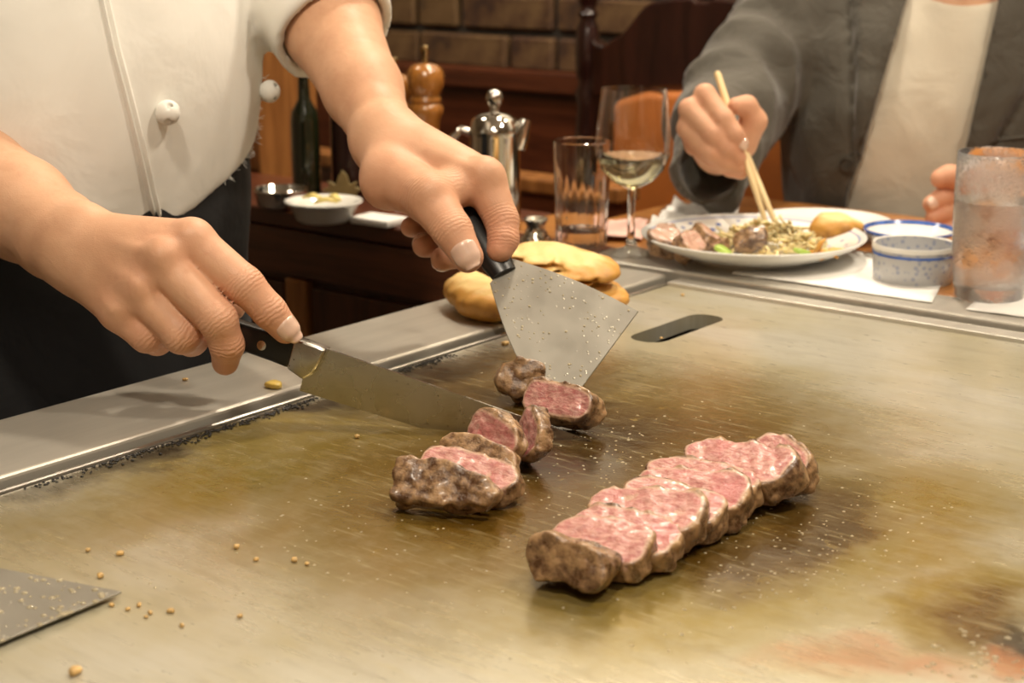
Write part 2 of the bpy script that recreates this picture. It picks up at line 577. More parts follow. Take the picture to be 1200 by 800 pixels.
def griddle_mat():
    t = NT('oiled_griddle_steel')
    p = t.world()
    dn = t.noise(p, 9, 5, 0.6, out=1)
    dv = t.node('ShaderNodeVectorMath', operation='SUBTRACT'); t.l.new(dn, dv.inputs[0]); dv.inputs[1].default_value = (.5, .5, .5)
    ds = t.node('ShaderNodeVectorMath', operation='SCALE'); t.l.new(dv.outputs[0], ds.inputs[0]); ds.inputs['Scale'].default_value = 0.14
    da = t.node('ShaderNodeVectorMath', operation='ADD'); t.l.new(p, da.inputs[0]); t.l.new(ds.outputs[0], da.inputs[1])
    wp = da.outputs[0]

    def blob(cx, cy, rx, ry, rot=0.0, soft=0.5):
        m = t.node('ShaderNodeMapping', vector_type='TEXTURE')
        t.l.new(wp, m.inputs[0]); m.inputs[1].default_value = (cx, cy, Z0); m.inputs[2].default_value = (0, 0, rot); m.inputs[3].default_value = (rx, ry, 1)
        ln = t.node('ShaderNodeVectorMath', operation='LENGTH'); t.l.new(m.outputs[0], ln.inputs[0])
        return t.ramp(ln.outputs['Value'], 1 + soft, 1 - soft)

    steel = t.mix(t.noise(t.mapping(p, (1, 30, 1)), 5, 4), (0.48, 0.46, 0.38), (0.60, 0.575, 0.48))
    olive = (0.30, 0.222, 0.050); brown = (0.100, 0.050, 0.005); dark = (0.024, 0.011, 0.002)
    fine = t.noise(t.mapping(p, (1, 1, 1)), 60, 4, 0.65)
    streak = t.noise(t.mapping(p, (6, 40, 1), (0, 0, 0.5)), 5, 4)
    big = t.noise(p, 7, 4, 0.6)

    def mod(b, amt=0.5):
        return t.math('MULTIPLY', b, t.ramp(t.math('ADD', t.math('MULTIPLY', fine, 0.5), t.math('MULTIPLY', big, 0.5)), 0.32, 0.62, 1 - amt, 1.0), clamp=True)

    def mx(*bs):
        r = bs[0]
        for b in bs[1:]: r = t.math('MAXIMUM', r, b)
        return r
    m_ol = mx(blob(-.57, .78, .19, .26, 0.0, .45), blob(-.44, .67, .13, .14, 0, .55), blob(-.37, .80, .09, .14, 0, .6), blob(-.275, .735, .045, .07, -.3, .5), blob(-.74, .72, .08, .24, 0, .5))
    m_br = mx(blob(-.56, .79, .155, .215, 0.0, .5), blob(-.41, .76, .045, .10, 0.05, .5), blob(-.72, .90, .09, .12, 0, .5), blob(-.262, .728, .022, .045, -.3, .6))
    m_dk = mx(blob(-.808, .76, .016, .24, 0, .6), blob(-.79, .88, .03, .10, 0, .6), blob(-.61, .81, .06, .09, 0, .7), t.math('MULTIPLY', blob(-.405, .775, .022, .09, 0, .8), .6), blob(-.235, .705, .020, .03, 0, .4))
    m_rd = mx(t.math('MULTIPLY', blob(-.285, .640, .040, .016, .75, .8), .7), blob(-.240, .682, .018, .022, 0, .5))
    film = t.math('MULTIPLY', t.ramp(t.noise(t.mapping(p, (1, 1.8, 1)), 4.5, 5, .6, .5), .38, .62), .42)
    steel = t.mix(film, steel, (0.40, 0.335, 0.145))
    c = t.mix(mod(m_ol, .30), steel, olive)
    c = t.mix(mod(m_br, .18), c, brown)
    c = t.mix(mod(m_dk, .35), c, dark)
    c = t.mix(mod(m_rd, .6), c, (0.42, 0.19, 0.085))
    c = t.mix(t.math('MULTIPLY', t.ramp(streak, .52, .75), 0.30), c, (0.46, 0.40, 0.23))
    sw = t.noise(t.mapping(p, (3, 14, 1), (0, 0, -.35)), 6, 5, .65, .8)
    c = t.mix(t.math('MULTIPLY', t.ramp(sw, .50, .36), 0.22), c, t.mix(0.55, c, (0.10, 0.065, 0.016)))
    c = t.mix(t.math('MULTIPLY', t.ramp(fine, .60, .74), t.math('MULTIPLY', m_br, .5)), c, (0.34, 0.24, 0.07))
    oil = mx(m_ol, m_br)
    rough = t.math('ADD', t.ramp(oil, 0, 1, 0.30, 0.22), t.math('MULTIPLY', t.math('SUBTRACT', streak, .5), 0.16))
    metal = t.ramp(m_br, 0, 1, 0.50, 0.18)
    b1 = t.bump(streak, 0.10, 0.0006)
    b2 = t.bump(t.math('MULTIPLY', fine, mx(m_br, t.math('MULTIPLY', m_ol, .4))), 0.6, 0.0012, b1)
    return t.done(c, rough, metal, b2, Coat_Weight=t.math('MULTIPLY', oil, 0.10), Coat_Roughness=0.10)
M['griddle'] = griddle_mat()
# ------------------------------------------------------------------ the room
def struct(name, mb, mat, **kw):
    o = mb.build(name, mat, **kw)
    return tag(o, kind='structure')

WY = 2.50                                    # face of the brick wall
struct('floor', MB().box((-4, -2.2, -0.1), (2.4, WY + .2, 0)), M['floor'])
struct('ceiling', MB().box((-4, -2.2, CEIL), (2.4, WY + .2, CEIL + .1)), M['ceiling'])
struct('wall_left', MB().box((-4.1, -2.2, 0), (-4, WY + .2, CEIL)), M['plaster'])
struct('wall_right', MB().box((2.4, -2.2, 0), (2.5, WY + .2, CEIL)), M['plaster'])
struct('wall_front', MB().box((-4, -2.3, 0), (2.4, -2.2, CEIL)), M['plaster'])
wall = struct('wall_back', MB().box((-4, WY + .012, 0), (2.4, WY + .2, CEIL)), M['mortar'])
# bricks, each a piece of the wall: laid where the photograph looks
BW, BH, JT = 0.235, 0.066, 0.013
bmesh_shared = [MB().box((-BW / 2, -.02, -BH / 2), (BW / 2, .02, BH / 2)).mesh('brick', M['brick'], .005, 1),
                MB().box((-BW / 4 + .006, -.02, -BH / 2), (BW / 4 - .006, .02, BH / 2)).mesh('half_brick', M['brick'], .005, 1)]
top_w = Z0 + 0.065
rb = random.Random(7)
for r in range(9):
    z = top_w + .01 + BH / 2 + r * (BH + JT)
    x = -3.35 + (0.5 * (BW + JT) if r % 2 else 0)
    while x < 0.2:
        half = rb.random() < .22
        w = (BW / 2 - .012 if half else BW)
        o = bpy.data.objects.new('brick', bmesh_shared[1 if half else 0]); COL.objects.link(o)
        o.location = (x + w / 2, WY + .012 + rb.uniform(-.004, .004), z)
        o.rotation_euler = (0, rb.uniform(-.01, .01), rb.uniform(-.012, .012))
        o.parent = wall
        x += w + JT
struct('wall_back_upper', MB().box((-4, WY - .02, Z0 + .80), (2.4, WY + .012, CEIL)), M['cream'])  # unseen cream band, added as a bright surface for the griddle to reflect
# wainscot below the bricks
mb = MB().box((-4, WY - .03, 0), (2.4, WY + .012, top_w))
struct('trim_1', mb, M['redwood'])
struct('trim_2', MB().box((-4, WY - .055, top_w - .03), (2.4, WY + .012, top_w + .012)), M['redwood'], bevel=.006)

# ------------------------------------------------------------------ griddle
gr = empty('teppan_griddle', (-.47, .71, Z0), 'oil-stained steel teppan griddle plate carrying the sliced meat', 'griddle')
GX0, GX1, GY0, GY1 = -.818, -.10, .10, 1.274


def plate_with_slot():
    bm = bmesh.new()
    sx0, sx1, sy0, sy1, rr = -.734, -.699, 1.076, 1.196, .016
    out = [(GX0, GY0), (GX1, GY0), (GX1, GY1), (GX0, GY1)]
    hole = []
    for cx, cy, a0 in ((sx1 - rr, sy0 + rr, -90), (sx1 - rr, sy1 - rr, 0), (sx0 + rr, sy1 - rr, 90), (sx0 + rr, sy0 + rr, 180)):
        for i in range(7):
            a = math.radians(a0 + 15 * i); hole.append((cx + rr * math.cos(a), cy + rr * math.sin(a)))
    es = []
    for loop in (out, hole):
        vs = [bm.verts.new((x, y, Z0)) for x, y in loop]
        es += [bm.edges.new((vs[i], vs[(i + 1) % len(vs)])) for i in range(len(vs))]
    bmesh.ops.triangle_fill(bm, use_beauty=True, use_dissolve=False, edges=es)
    bm.normal_update()
    for f in bm.faces:
        if f.normal.z < 0: f.normal_flip()
    ex = bmesh.ops.extrude_face_region(bm, geom=bm.faces[:])
    for v in [g for g in ex['geom'] if isinstance(g, bmesh.types.BMVert)]: v.co.z -= .014
    bmesh.ops.recalc_face_normals(bm, faces=bm.faces)
    me = bpy.data.meshes.new('cooking_plate'); bm.to_mesh(me); bm.free()
    me.materials.append(M['griddle'])
    return me
link('cooking_plate', plate_with_slot(), None, gr)
tr = MB().box((-.75, 1.06, Z0 - .06), (-.685, 1.21, Z0 - .05)).box((-.75, 1.06, Z0 - .06), (-.745, 1.21, Z0 - .014)).box((-.69, 1.06, Z0 - .06), (-.685, 1.21, Z0 - .014)).box((-.75, 1.06, Z0 - .06), (-.685, 1.065, Z0 - .014)).box((-.75, 1.205, Z0 - .06), (-.685, 1.21, Z0 - .014))
tag(tr.build('drain_tray', M['pit'], gr), 'black drain slot box under the plate')
MB().box((GX0, GY1, Z0 - .014), (GX1, GY1 + .024, Z0 + .004)).build('rear_strip', M['ledge'], gr, bevel=.001)
MB().box((GX0 - .007, GY0, Z0 - .014), (GX0 - .001, GY1 + .02, Z0 + .002)).build('edge_bar', M['steel'], gr, bevel=.002)
# burnt fat caked along the chef's edge
vs, rg = MB(), random.Random(3)
for i in range(700):
    y = .52 + .42 * rg.random() ** 0.7; x = GX0 + .001 + abs(rg.gauss(0, .0045)) + (.004 if .64 < y < .86 else 0) * rg.random()
    s = rg.uniform(.0005, .0014)
    vs.lathe([(0, s * .7), (s * .8, s * .35), (s, 0), (0, -s * .2)], TR((x, y, Z0 + .0004), rg.random() * 6), 6)
tag(vs.build('burnt_fat', M['black'], gr, smooth=True), kind='stuff')
MB().box((GX0 + .01, GY0, .02), (GX1, GY1 + .015, Z0 - .065)).build('stove_body', M['steel'], gr)

# chef's steel ledge
lg = empty('steel_ledge', (-.89, .7, Z0), 'brushed steel ledge along the chef side of the griddle', 'ledge')
ledge_top = Z0 + .006
MB().box((-.940, -.3, Z0 - .03), (-.833, 1.298, ledge_top)).build('ledge_plate', M['ledge'], lg, bevel=.003, seg=3)
MB().box((-.833, -.3, Z0 - .03), (-.825, 1.298, Z0 - .010)).build('gutter', M['black'], lg)
MB().box((-.930, -.3, 0.02), (-.845, 1.29, Z0 - .03)).build('front_panel', M['steel'], lg)

# customers' counter
CT = Z0 + .008
ct = empty('customer_counter', (-.4, 1.55, Z0), 'orange wooden customer counter with a steel front strip behind the griddle', 'counter')
MB().box((-.945, 1.3082, Z0 - .03), (.60, 1.376, CT)).build('steel_strip', M['ledge'], ct, bevel=.003, seg=3)
MB().box((-.945, 1.2985, Z0 - .03), (.60, 1.308, Z0 - .012)).build('gutter', M['black'], ct)
cpoly = [(-1.13, 1.376), (.60, 1.376), (.60, 1.76), (-1.06, 1.76), (-1.06, 1.50), (-1.13, 1.50)]
MB().prism(cpoly, (1, 0, 0), (0, 1, 0), (0, 0, 1), (0, 0, 0), Z0 - .03, CT).build('counter_top', M['counterwood'], ct, bevel=.003)
MB().box((-.945, 1.32, 0), (.60, 1.36, Z0 - .03)).build('support_panel', M['darkwood'], ct)
c2 = empty('side_counter', (.2, .5, Z0), 'wooden counter on the near right side of the griddle', 'counter')
MB().box((-.092, -.3, Z0 - .03), (-.03, 1.29, CT)).build('steel_strip', M['steel'], c2, bevel=.003)
MB().box((-.03, -.3, Z0 - .03), (.36, 1.29, CT)).build('counter_top', M['counterwood'], c2, bevel=.003)
MB().box((-.06, -.3, 0), (-.02, 1.29, Z0 - .03)).build('support_panel', M['darkwood'], c2)

# dark cabinet left of the counter
cb = empty('side_cabinet', (-1.5, 1.5, 0), 'dark reddish wooden service cabinet behind the chef arms', 'cabinet')
CX0, CX1, CY0, CY1 = -2.05, -.948, 1.305, 1.50
kpoly = [(CX0, CY0), (CX1, CY0), (CX1, 1.374), (-1.132, 1.374), (-1.132, CY1), (CX0, CY1)]
MB().box((CX0, CY0 + .012, 0), (-1.14, CY1, Z0 - .012)).box((-1.14, CY0 + .012, 0), (CX1, CY0 + .05, Z0 - .012)).build('body', M['darkwood_v'], cb)
MB().prism(kpoly, (1, 0, 0), (0, 1, 0), (0, 0, 1), (0, 0, 0), Z0 - .014, CT).build('cabinet_top', M['redwood'], cb, bevel=.003)
MB().box((CX0, CY0, Z0 - .075), (CX1, CY0 + .014, Z0 - .016)).build('apron_rail', M['darkwood'], cb, bevel=.002)
for (x0, x1) in ((-1.365, -.96), (-1.80, -1.415)):
    d = MB().box((x0, CY0 + .002, .1), (x1, CY0 + .016, Z0 - .085)).build('door', M['darkwood_v'], cb, bevel=.003)
    MB().box((x0 + .05, CY0 - .004, .16), (x1 - .05, CY0 + .004, Z0 - .13)).build('door_panel', M['darkwood_v'], d, bevel=.004)
MB().box((-1.408, CY0 - .002, .1), (-1.372, CY0 + .016, Z0 - .078)).build('stile', M['rackwood'], cb, bevel=.002)

# ------------------------------------------------------------------ chair
def make_chair():
    """dark carved chair; built around the origin, front towards -y"""
    ch = empty('carved_chair', (0, 0, 0))
    w = .215
    for s in (-1, 1):
        prof = [(0, 0), (.02, 0), (.022, .4), (.022, .52), (.017, .55), (.021, .58), (.016, .62), (.020, .70), (.021, .80), (.016, .86), (.020, .885), (.014, .90), (.019, .915), (.021, .95),
                (.019, .99), (.013, 1.005), (.018, 1.015), (.013, 1.022), (.015, 1.03), (.020, 1.045), (.021, 1.06), (.016, 1.078), (0, 1.086)]
        MB().lathe(prof, TR((s * w, .20, 0)), 20).build('rear_post', M['chairwood'], ch, smooth=50)
        MB().lathe([(0, 0), (.016, 0), (.02, .2), (.022, .42), (0, .42)], TR((s * w, -.20, 0)), 16).build('leg', M['chairwood'], ch, smooth=50)
    # crest rail with a stepped, bowed top
    top = []
    n = 40
    for i in range(n + 1):
        u = -1 + 2 * i / n; a = abs(u)
        if a > .82: z = .975 - .012 * math.sin((a - .82) / .18 * math.pi)
        elif a > .42: z = .975 + .062 * (0.5 - 0.5 * math.cos((.82 - a) / .40 * math.pi))
        else: z = 1.037 + .008 * math.cos(a / .42 * math.pi / 2) - .006 * (a < .06)
        top.append((u * (w - .015), z))
    bot = [(x, .875 + .030 * math.cos(x / w * math.pi / 2)) for x, z in reversed(top)]
    MB().prism(top + bot, (1, 0, 0), (0, 0, 1), (0, 1, 0), (0, 0, 0), .185, .215).build('crest_rail', M['chairwood'], ch, bevel=.004, seg=2)
    # padded back
    pad = [(-.165, .50), (.165, .50), (.165, .875), (.08, .895), (0, .90), (-.08, .895), (-.165, .875)]
    MB().prism(pad, (1, 0, 0), (0, 0, 1), (0, 1, 0), (0, 0, 0), .168, .222).build('back_pad', M['orange'], ch, bevel=.014, seg=3, smooth=40)
    MB().box((-w, .187, .45), (w, .213, .51)).build('lower_rail', M['chairwood'], ch, bevel=.004)
    for s in (-1, 1): MB().box((s * w - (.07 if s > 0 else 0), .19, .5), (s * w + (.07 if s < 0 else 0), .21, .9)).build('back_stile', M['chairwood'], ch, bevel=.003)
    MB().box((-w - .01, -.22, .40), (w + .01, .21, .44)).build('seat_frame', M['chairwood'], ch, bevel=.006)
    MB().box((-w + .01, -.21, .44), (w - .01, .17, .475)).build('seat_pad', M['orange'], ch, bevel=.015, seg=3, smooth=40)
    for s in (-1, 1): MB().tube([(s * w, -.2, .18), (s * w, .2, .18)], .011, 8).build('stretcher', M['chairwood'], ch)
    return ch
chair = make_chair()
tag(chair, 'empty dark carved chair with orange padded back left of the diner', 'chair', 'dark carved dining chairs')
pc = W(690, 12, 2.55)
chair.location = (pc.x + .215 * math.cos(.10) + .02, pc.y - .20 + .02, 0)
chair.rotation_euler = (0, 0, .10)

# low partition of dark wood behind the counter
pt = empty('wooden_partition', (-1.9, 1.95, 0), 'low dark wooden partition with a lighter top rail behind the teapot', 'partition')
pz = W(670, 226, 2.3).z
MB().box((-3.2, 1.93, 0), (-1.33, 1.96, pz - .02)).build('panel', M['redwood'], pt)
MB().box((-3.2, 1.915, pz - .025), (-1.32, 1.975, pz)).build('top_rail', M['rackwood'], pt, bevel=.005)
# ------------------------------------------------------------------ things on the counter and the cabinet
def lpart(name, mb, mat, parent, smooth=None, bevel=0, seg=2):
    """part in the local coordinates of its thing"""
    me = mb.mesh(name, mat, bevel, seg)
    o = bpy.data.objects.new(name, me); COL.objects.link(o)
    if parent is not None: o.parent = parent
    if smooth:
        me.shade_smooth()
        if smooth is not True: me.set_sharp_from_angle(angle=math.radians(smooth))
    return o


def lump(name, r, mat, seed, amp=.18, freq=2.2, sub=3, flat_bottom=True):
    """irregular food lump around the origin, radii r"""
    bm = bmesh.new(); bmesh.ops.create_icosphere(bm, subdivisions=sub, radius=1)
    P = np.array([v.co for v in bm.verts])
    d = 1 + amp * vnoise(P, freq, seed, 8) * .6 + amp * .3 * vnoise(P, freq * 4, seed + 1, 8) * .6
    q = np.sign(P) * np.abs(P) ** .6
    q = q / np.maximum(np.linalg.norm(q, axis=1)[:, None] ** .4, 1e-6)
    for v, p, k in zip(bm.verts, q, d):
        v.co = Vector((p[0] * r[0] * k, p[1] * r[1] * k, p[2] * r[2] * k))
        if flat_bottom: v.co.z = max(v.co.z, -r[2] * .8)
    me = bpy.data.meshes.new(name); bm.to_mesh(me); bm.free(); me.shade_smooth()
    me.materials.append(mat)
    return me


def thing_mesh(name, me, loc, label, cat, group=None, rot=(0, 0, 0), kind=None):
    o = bpy.data.objects.new(name, me); COL.objects.link(o)
    o.location = loc; o.rotation_euler = rot
    return tag(o, label, cat, group, kind)

c = CT
# wine glass
p = G(739, 297, .008)
wg = empty('wine_glass', p, 'stemmed wine glass half full of white wine', 'glass')
bowl = [(.0042, .070), (.010, .073), (.022, .081), (.033, .095), (.0395, .113), (.0405, .130), (.039, .155), (.0365, .180), (.0345, .199)]
bowl = [(r, .070 + (z - .070) * .83) for r, z in bowl]
inner = [(r - .0011, z + (.002 if i < 2 else 0)) for i, (r, z) in enumerate(bowl)]
prof = [(0, 0), (.033, 0), (.0332, .0012), (.018, .0035), (.0065, .008), (.0042, .018), (.0038, .045)] + bowl + inner[::-1][:-1] + [(0, .0755)]
lpart('glass_body', MB().lathe(prof, None, 56), M['glass'], wg, 60)
lv = .106
wi = [(0, .0752)] + [(r + .0004, z) for r, z in inner[1:] if z < lv - .002] + [(.0396, lv), (0, lv)]
lpart('white_wine', MB().lathe(wi, None, 56), M['wine'], wg, 60)

# faceted tumbler
p = G(681, 286, .008)
tg = empty('faceted_tumbler', p, 'empty clear tumbler with fluted base beside the wine glass', 'glass')
mb = MB(); n = 96
prof = [(0, 0), (.0275, 0), (.029, .003), (.0293, .02), (.0297, .045), (.0303, .065), (.031, .09), (.0318, .126), (.0312, .1265), (.0302, .126), (.0294, .09), (.0287, .06), (.028, .03), (.0265, .018), (0, .016)]
mb.lathe([(r, z * .91) for r, z in prof], None, n)
for i, v in enumerate(mb.v):
    x, y, z = v; r = math.hypot(x, y)
    if r > .0285 and .002 < z < .07:
        a = math.atan2(y, x); w = min(1, (.07 - z) / .03)
        k = 1 - .045 * w * abs(math.sin(a * 10)); mb.v[i] = (x * k, y * k, z)
lpart('glass_body', mb, M['glass'], tg, 35)


def wet_glass():
    t = NT('cold_wet_glass')
    p_ = t.pos()
    n_ = t.noise(p_, 28, 4, .6); d = t.voro(p_, 330)
    m_ = t.ramp(n_, .34, .56)
    return t.done((.96, .96, .96), t.math('ADD', t.math('MULTIPLY', m_, .20), .02), 0, t.bump(t.math('MULTIPLY', t.ramp(d, .45, .1), m_), .35, .001), Transmission_Weight=t.ramp(m_, 0, 1, 1.0, .88), IOR=1.45)
M['wetglass'] = wet_glass()
p = G(1158, 349, .008)
wt = empty('water_tumbler', p, 'cold misted tumbler of water at the right edge', 'glass')
prof = [(0, 0), (.029, 0), (.0315, .003), (.034, .02), (.0365, .045), (.0378, .08), (.0382, .115), (.0378, .138), (.0371, .1386), (.0366, .138), (.037, .115), (.0366, .08), (.0353, .045), (.0328, .022), (.029, .014), (0, .012)]
lpart('glass_body', MB().lathe(prof, None, 56), M['wetglass'], wt, 60)
lv = .094
lpart('water', MB().lathe([(0, .0118), (.0292, .0138), (.0331, .022), (.0356, .045), (.0369, .08), (.0371, lv), (0, lv)], None, 56), M['water'], wt, 60)


# blue and white plate
def plate_mat():
    t = NT('blue_and_white_glaze')
    p_ = t.pos()
    sp = t.node('ShaderNodeSeparateXYZ'); t.l.new(p_, sp.inputs[0])
    r = t.math('SQRT', t.math('ADD', t.math('MULTIPLY', sp.outputs[0], sp.outputs[0]), t.math('MULTIPLY', sp.outputs[1], sp.outputs[1])))
    band = t.math('MULTIPLY', t.ramp(r, .080, .083), t.ramp(r, .107, .104))
    pat = t.ramp(t.voro(p_, 75), .30, .22)
    line = t.math('MULTIPLY', t.ramp(r, .1085, .1095), t.ramp(r, .1125, .1115))
    f = t.math('MAXIMUM', t.math('MULTIPLY', band, pat), t.math('MULTIPLY', line, .6))
    up = t.node('ShaderNodeNewGeometry')
    sn = t.node('ShaderNodeSeparateXYZ'); t.l.new(up.outputs['Normal'], sn.inputs[0])
    f = t.math('MULTIPLY', f, t.ramp(sn.outputs[2], 0, .3))
    return t.done(t.mix(f, (.80, .80, .76), (.10, .17, .45)), .15, 0, None, Coat_Weight=.4)
p = G(881, 303, .008)
pl = empty('dinner_plate', p, 'blue and white china plate heaped with fried vegetables and beef', 'plate')
prof = [(0, .004), (.055, .004), (.056, 0), (.062, 0), (.063, .004), (.085, .009), (.104, .017), (.118, .026), (.1185, .0275), (.117, .028), (.102, .021), (.084, .0135), (.066, .010), (0, .009)]
lpart('china_body', MB().lathe(prof, None, 72), plate_mat(), pl, 50)
PL = p

# fried vegetables: strands nobody could count
rg = random.Random(11)
M['veg'] = pm('fried_cabbage', (.78, .62, .30), .4, 0, .30, 40, .2, 90, Subsurface_Weight=.1, Coat_Weight=.2)
mb = MB()
for i in range(330):
    a = rg.uniform(0, 6.28); rr = math.sqrt(rg.random())
    q = Vector((.012 + .066 * rr * math.cos(a), -.012 + .040 * rr * math.sin(a), 0))
    q = q.x * _R + q.y * Vector((_F.x, _F.y, 0)).normalized()
    zt = .013 + .028 * max(0, 1 - rr * rr) * rg.uniform(.5, 1.1)
    d = Vector((rg.gauss(0, 1), rg.gauss(0, 1), rg.gauss(0, .35))).normalized(); e = Vector((rg.gauss(0, 1), rg.gauss(0, 1), rg.gauss(0, .4))).normalized()
    L = rg.uniform(.008, .022); pts = []
    for k in range(5):
        u = k / 4 - .5
        w = q + d * (u * L) + e * (u * u * L * .8) + Vector((0, 0, zt)); w.z = max(w.z, .011); pts.append(w)
    mb.tube(pts, rg.uniform(.0011, .0023), 6, rg.uniform(.5, 1))
o = lpart('fried_vegetables', mb, M['veg'], None, True)
o.location = PL; tag(o, 'heap of fried cabbage strands on the blue and white plate', 'vegetables', kind='stuff')
M['roast'] = pm('browned_beef', (.235, .105, .060), .4, 0, .35, 60, .4, 140, .002, Coat_Weight=.25, Subsurface_Weight=.1)
M['leafgreen'] = pm('green_vegetable', (.36, .50, .08), .4, 0, .2, 30)
M['carrot'] = pm('orange_fried_strip', (.66, .33, .06), .4, 0, .25, 40)


def plate_at(x, y, z=.014):
    return G(x, y, .008 + z)
for i, (x, y, lab) in enumerate(((848, 293, 'green cabbage scrap at the front left of the vegetable heap'), (940, 295, 'green cabbage scrap at the front right of the vegetable heap'))):
    thing_mesh('cabbage_scrap', lump('cabbage_scrap', (.009, .006, .003), M['leafgreen'], 40 + i, .3), G(x, y, .035), lab, 'vegetable', 'green scraps', (0, .3, i))
for i, (x0, y0, x1, y1, z1, lab) in enumerate(((955, 300, 968, 279, .045, 'upright orange fried strip at the right of the plate'), (960, 303, 994, 292, .032, 'orange fried strip reaching to the right plate rim'), (950, 296, 982, 302, .026, 'orange fried strip lying lowest at the right of the plate'))):
    a, b = G(x0, y0, .026), G(x1, y1, z1)
    mm = (a + b) / 2 + Vector((0, 0, .004))
    o = MB().tube([a, mm, b], [.004, .0042, .0015], 8, .6).build('fried_strip', M['carrot'], smooth=True)
    rebase(o, a); tag(o, lab, 'vegetable', 'orange fried strips')

# chopsticks held by the diner
for (pa, pb, lab) in (((840, 84, 1.690), (904, 281, 1.655), 'pale chopstick reaching above the diner hand'), ((868, 165, 1.700), (917, 281, 1.660), 'pale chopstick held lower between the diner fingers')):
    a, b = W(*pa), W(*pb)
    o = MB().tube([a, a + (b - a) * .02, a + (b - a) * .5, b - (b - a) * .01, b], [.0028, .0040, .0037, .0024, .0014], 10).build('chopstick', M['chop'], smooth=50)
    rebase(o, b); tag(o, lab, 'chopstick', 'pair of chopsticks')

# small plate with bread behind
p = G(962, 275, .008)
sp_ = empty('side_plate', p, 'small plain white plate with bread behind the dinner plate', 'plate')
prof = [(0, .003), (.04, .003), (.041, 0), (.046, 0), (.047, .003), (.066, .009), (.080, .016), (.0795, .0175), (.064, .0115), (.046, .007), (0, .006)]
lpart('china_body', MB().lathe(prof, None, 60), M['china'], sp_, 50)


def bread_mesh(name, r, seed, slit=None, h=.0022, wav=.0016):
    f = Field((-r[0] - .012, -r[1] - .012, -r[2] - .012), (r[0] + .012, r[1] + .012, r[2] + .012), h)
    f.ell((0, 0, 0), r)
    if slit:
        for s in slit: f.ell(s[0], s[1], .003, None, True)
    f.waves(wav, 110, 10, seed); f.waves(wav * .5, 300, 10, seed + 1)
    v, q = f.arrays()
    me = np_mesh(name, v, q)
    e = np.sqrt((v[:, 0] / r[0]) ** 2 + (v[:, 1] / r[1]) ** 2)
    attr(me, 'edge', np.clip((e - .55) * 1.6, 0, 1) * .8 + np.clip(-v[:, 2] / r[2], 0, 1) * .4)
    me.materials.append(M['bread'])
    return me
thing_mesh('bread_piece', bread_mesh('bread_piece', (.027, .018, .015), 3, None, .0022, .0024), G(982, 268, .008 + .024), 'golden bread piece on the small white plate', 'bread', rot=(0, .15, .6))
M['butter'] = pm('yellow_butter', (.62, .50, .15), .35, 0, .1)
thing_mesh('butter_pat', lump('butter_pat', (.016, .010, .010), M['butter'], 5, .06), G(915, 272, .008 + .018), 'yellow butter pat left of the bread on the white plate', 'butter', rot=(0, 0, .6))


# dipping bowls
def bowl_mat():
    t = NT('grey_blue_patterned_glaze')
    p_ = t.pos(); v = t.voro(p_, 160); n_ = t.noise(p_, 60, 3)
    return t.done(t.mix(t.math('MULTIPLY', t.ramp(v, .45, .25), .75), (.46, .46, .46), (.26, .29, .40)), .25, 0, t.bump(n_, .1, .0005), Coat_Weight=.3)
p = G(1069, 328, .008)
b1 = empty('sauce_bowl', p, 'grey patterned straight-sided sauce bowl beside the water tumbler', 'bowl')
SC = Matrix.Diagonal((1, 1, .84, 1))
lpart('bowl_body', MB().lathe([(0, .002), (.034, .002), (.035, 0), (.038, 0), (.039, .003), (.0395, .02), (.0405, .043), (.0400, .0445), (.0385, .044), (.037, .02), (.036, .010), (0, .008)], SC, 56), bowl_mat(), b1, 50)
lpart('rim_band', MB().lathe([(.0402, .0395), (.0410, .0395), (.0412, .0435), (.0404, .0455), (.0385, .0448), (.0386, .0435), (.0402, .0435)], SC, 56), M['china'], b1, 50)
lpart('blue_line', MB().lathe([(.0399, .033), (.0406, .033), (.0408, .036), (.0400, .036)], SC, 56), M['blue'], b1, 50)
p = G(1064, 300, .008)
b2 = empty('blue_rim_bowl', p, 'white bowl with a broad blue rim behind the grey sauce bowl', 'bowl')
lpart('bowl_body', MB().lathe([(0, .002), (.022, 0), (.024, .004), (.040, .022), (.0485, .040), (.0480, .0415), (.038, .025), (.022, .008), (0, .006)], Matrix.Diagonal((1, 1, .72, 1)), 56), M['china'], b2, 50)
lpart('blue_rim', MB().lathe([(.0472, .0365), (.0492, .0402), (.0482, .0425), (.0452, .0372)], Matrix.Diagonal((1, 1, .72, 1)), 56), M['blue'], b2, 50)


# paper and napkins
def sheet(name, pts, mat, loc, label, cat, amp=.004, n=24, seed=0, lift=.0, group=None, freq=60):
    """crumpled sheet over a quad of world points"""
    a, b, c_, d = [Vector(q) for q in pts]
    P = []
    for i in range(n + 1):
        for j in range(n + 1):
            u, v = i / n, j / n
            P.append((a * (1 - u) + b * u) * (1 - v) + (d * (1 - u) + c_ * u) * v)
    A = np.array([(q.x, q.y, 0) for q in P])
    k = np.abs(vnoise(A, freq, seed, 8)) * amp + np.abs(vnoise(A, freq * 2.3, seed + 1, 8)) * amp * .4
    vs = [Vector((q.x, q.y, q.z + h_ + .0006)) for q, h_ in zip(P, k)]
    mb_ = MB().add(vs, [(i * (n + 1) + j, (i + 1) * (n + 1) + j, (i + 1) * (n + 1) + j + 1, i * (n + 1) + j + 1) for i in range(n) for j in range(n)])
    o_ = mb_.build(name, mat, smooth=55)
    md = o_.modifiers.new('thickness', 'SOLIDIFY'); md.thickness = .0008; md.offset = 1
    rebase(o_, loc if loc else a)
    return tag(o_, label, cat, group)
q = lambda x, y: G(x, y, .008)
sheet('paper_placemat', (q(858, 322), q(1092, 356), q(1112, 318), q(900, 272)), M['paper'], None, 'white paper placemat under the blue and white plate', 'placemat', .0006, 24, 5)
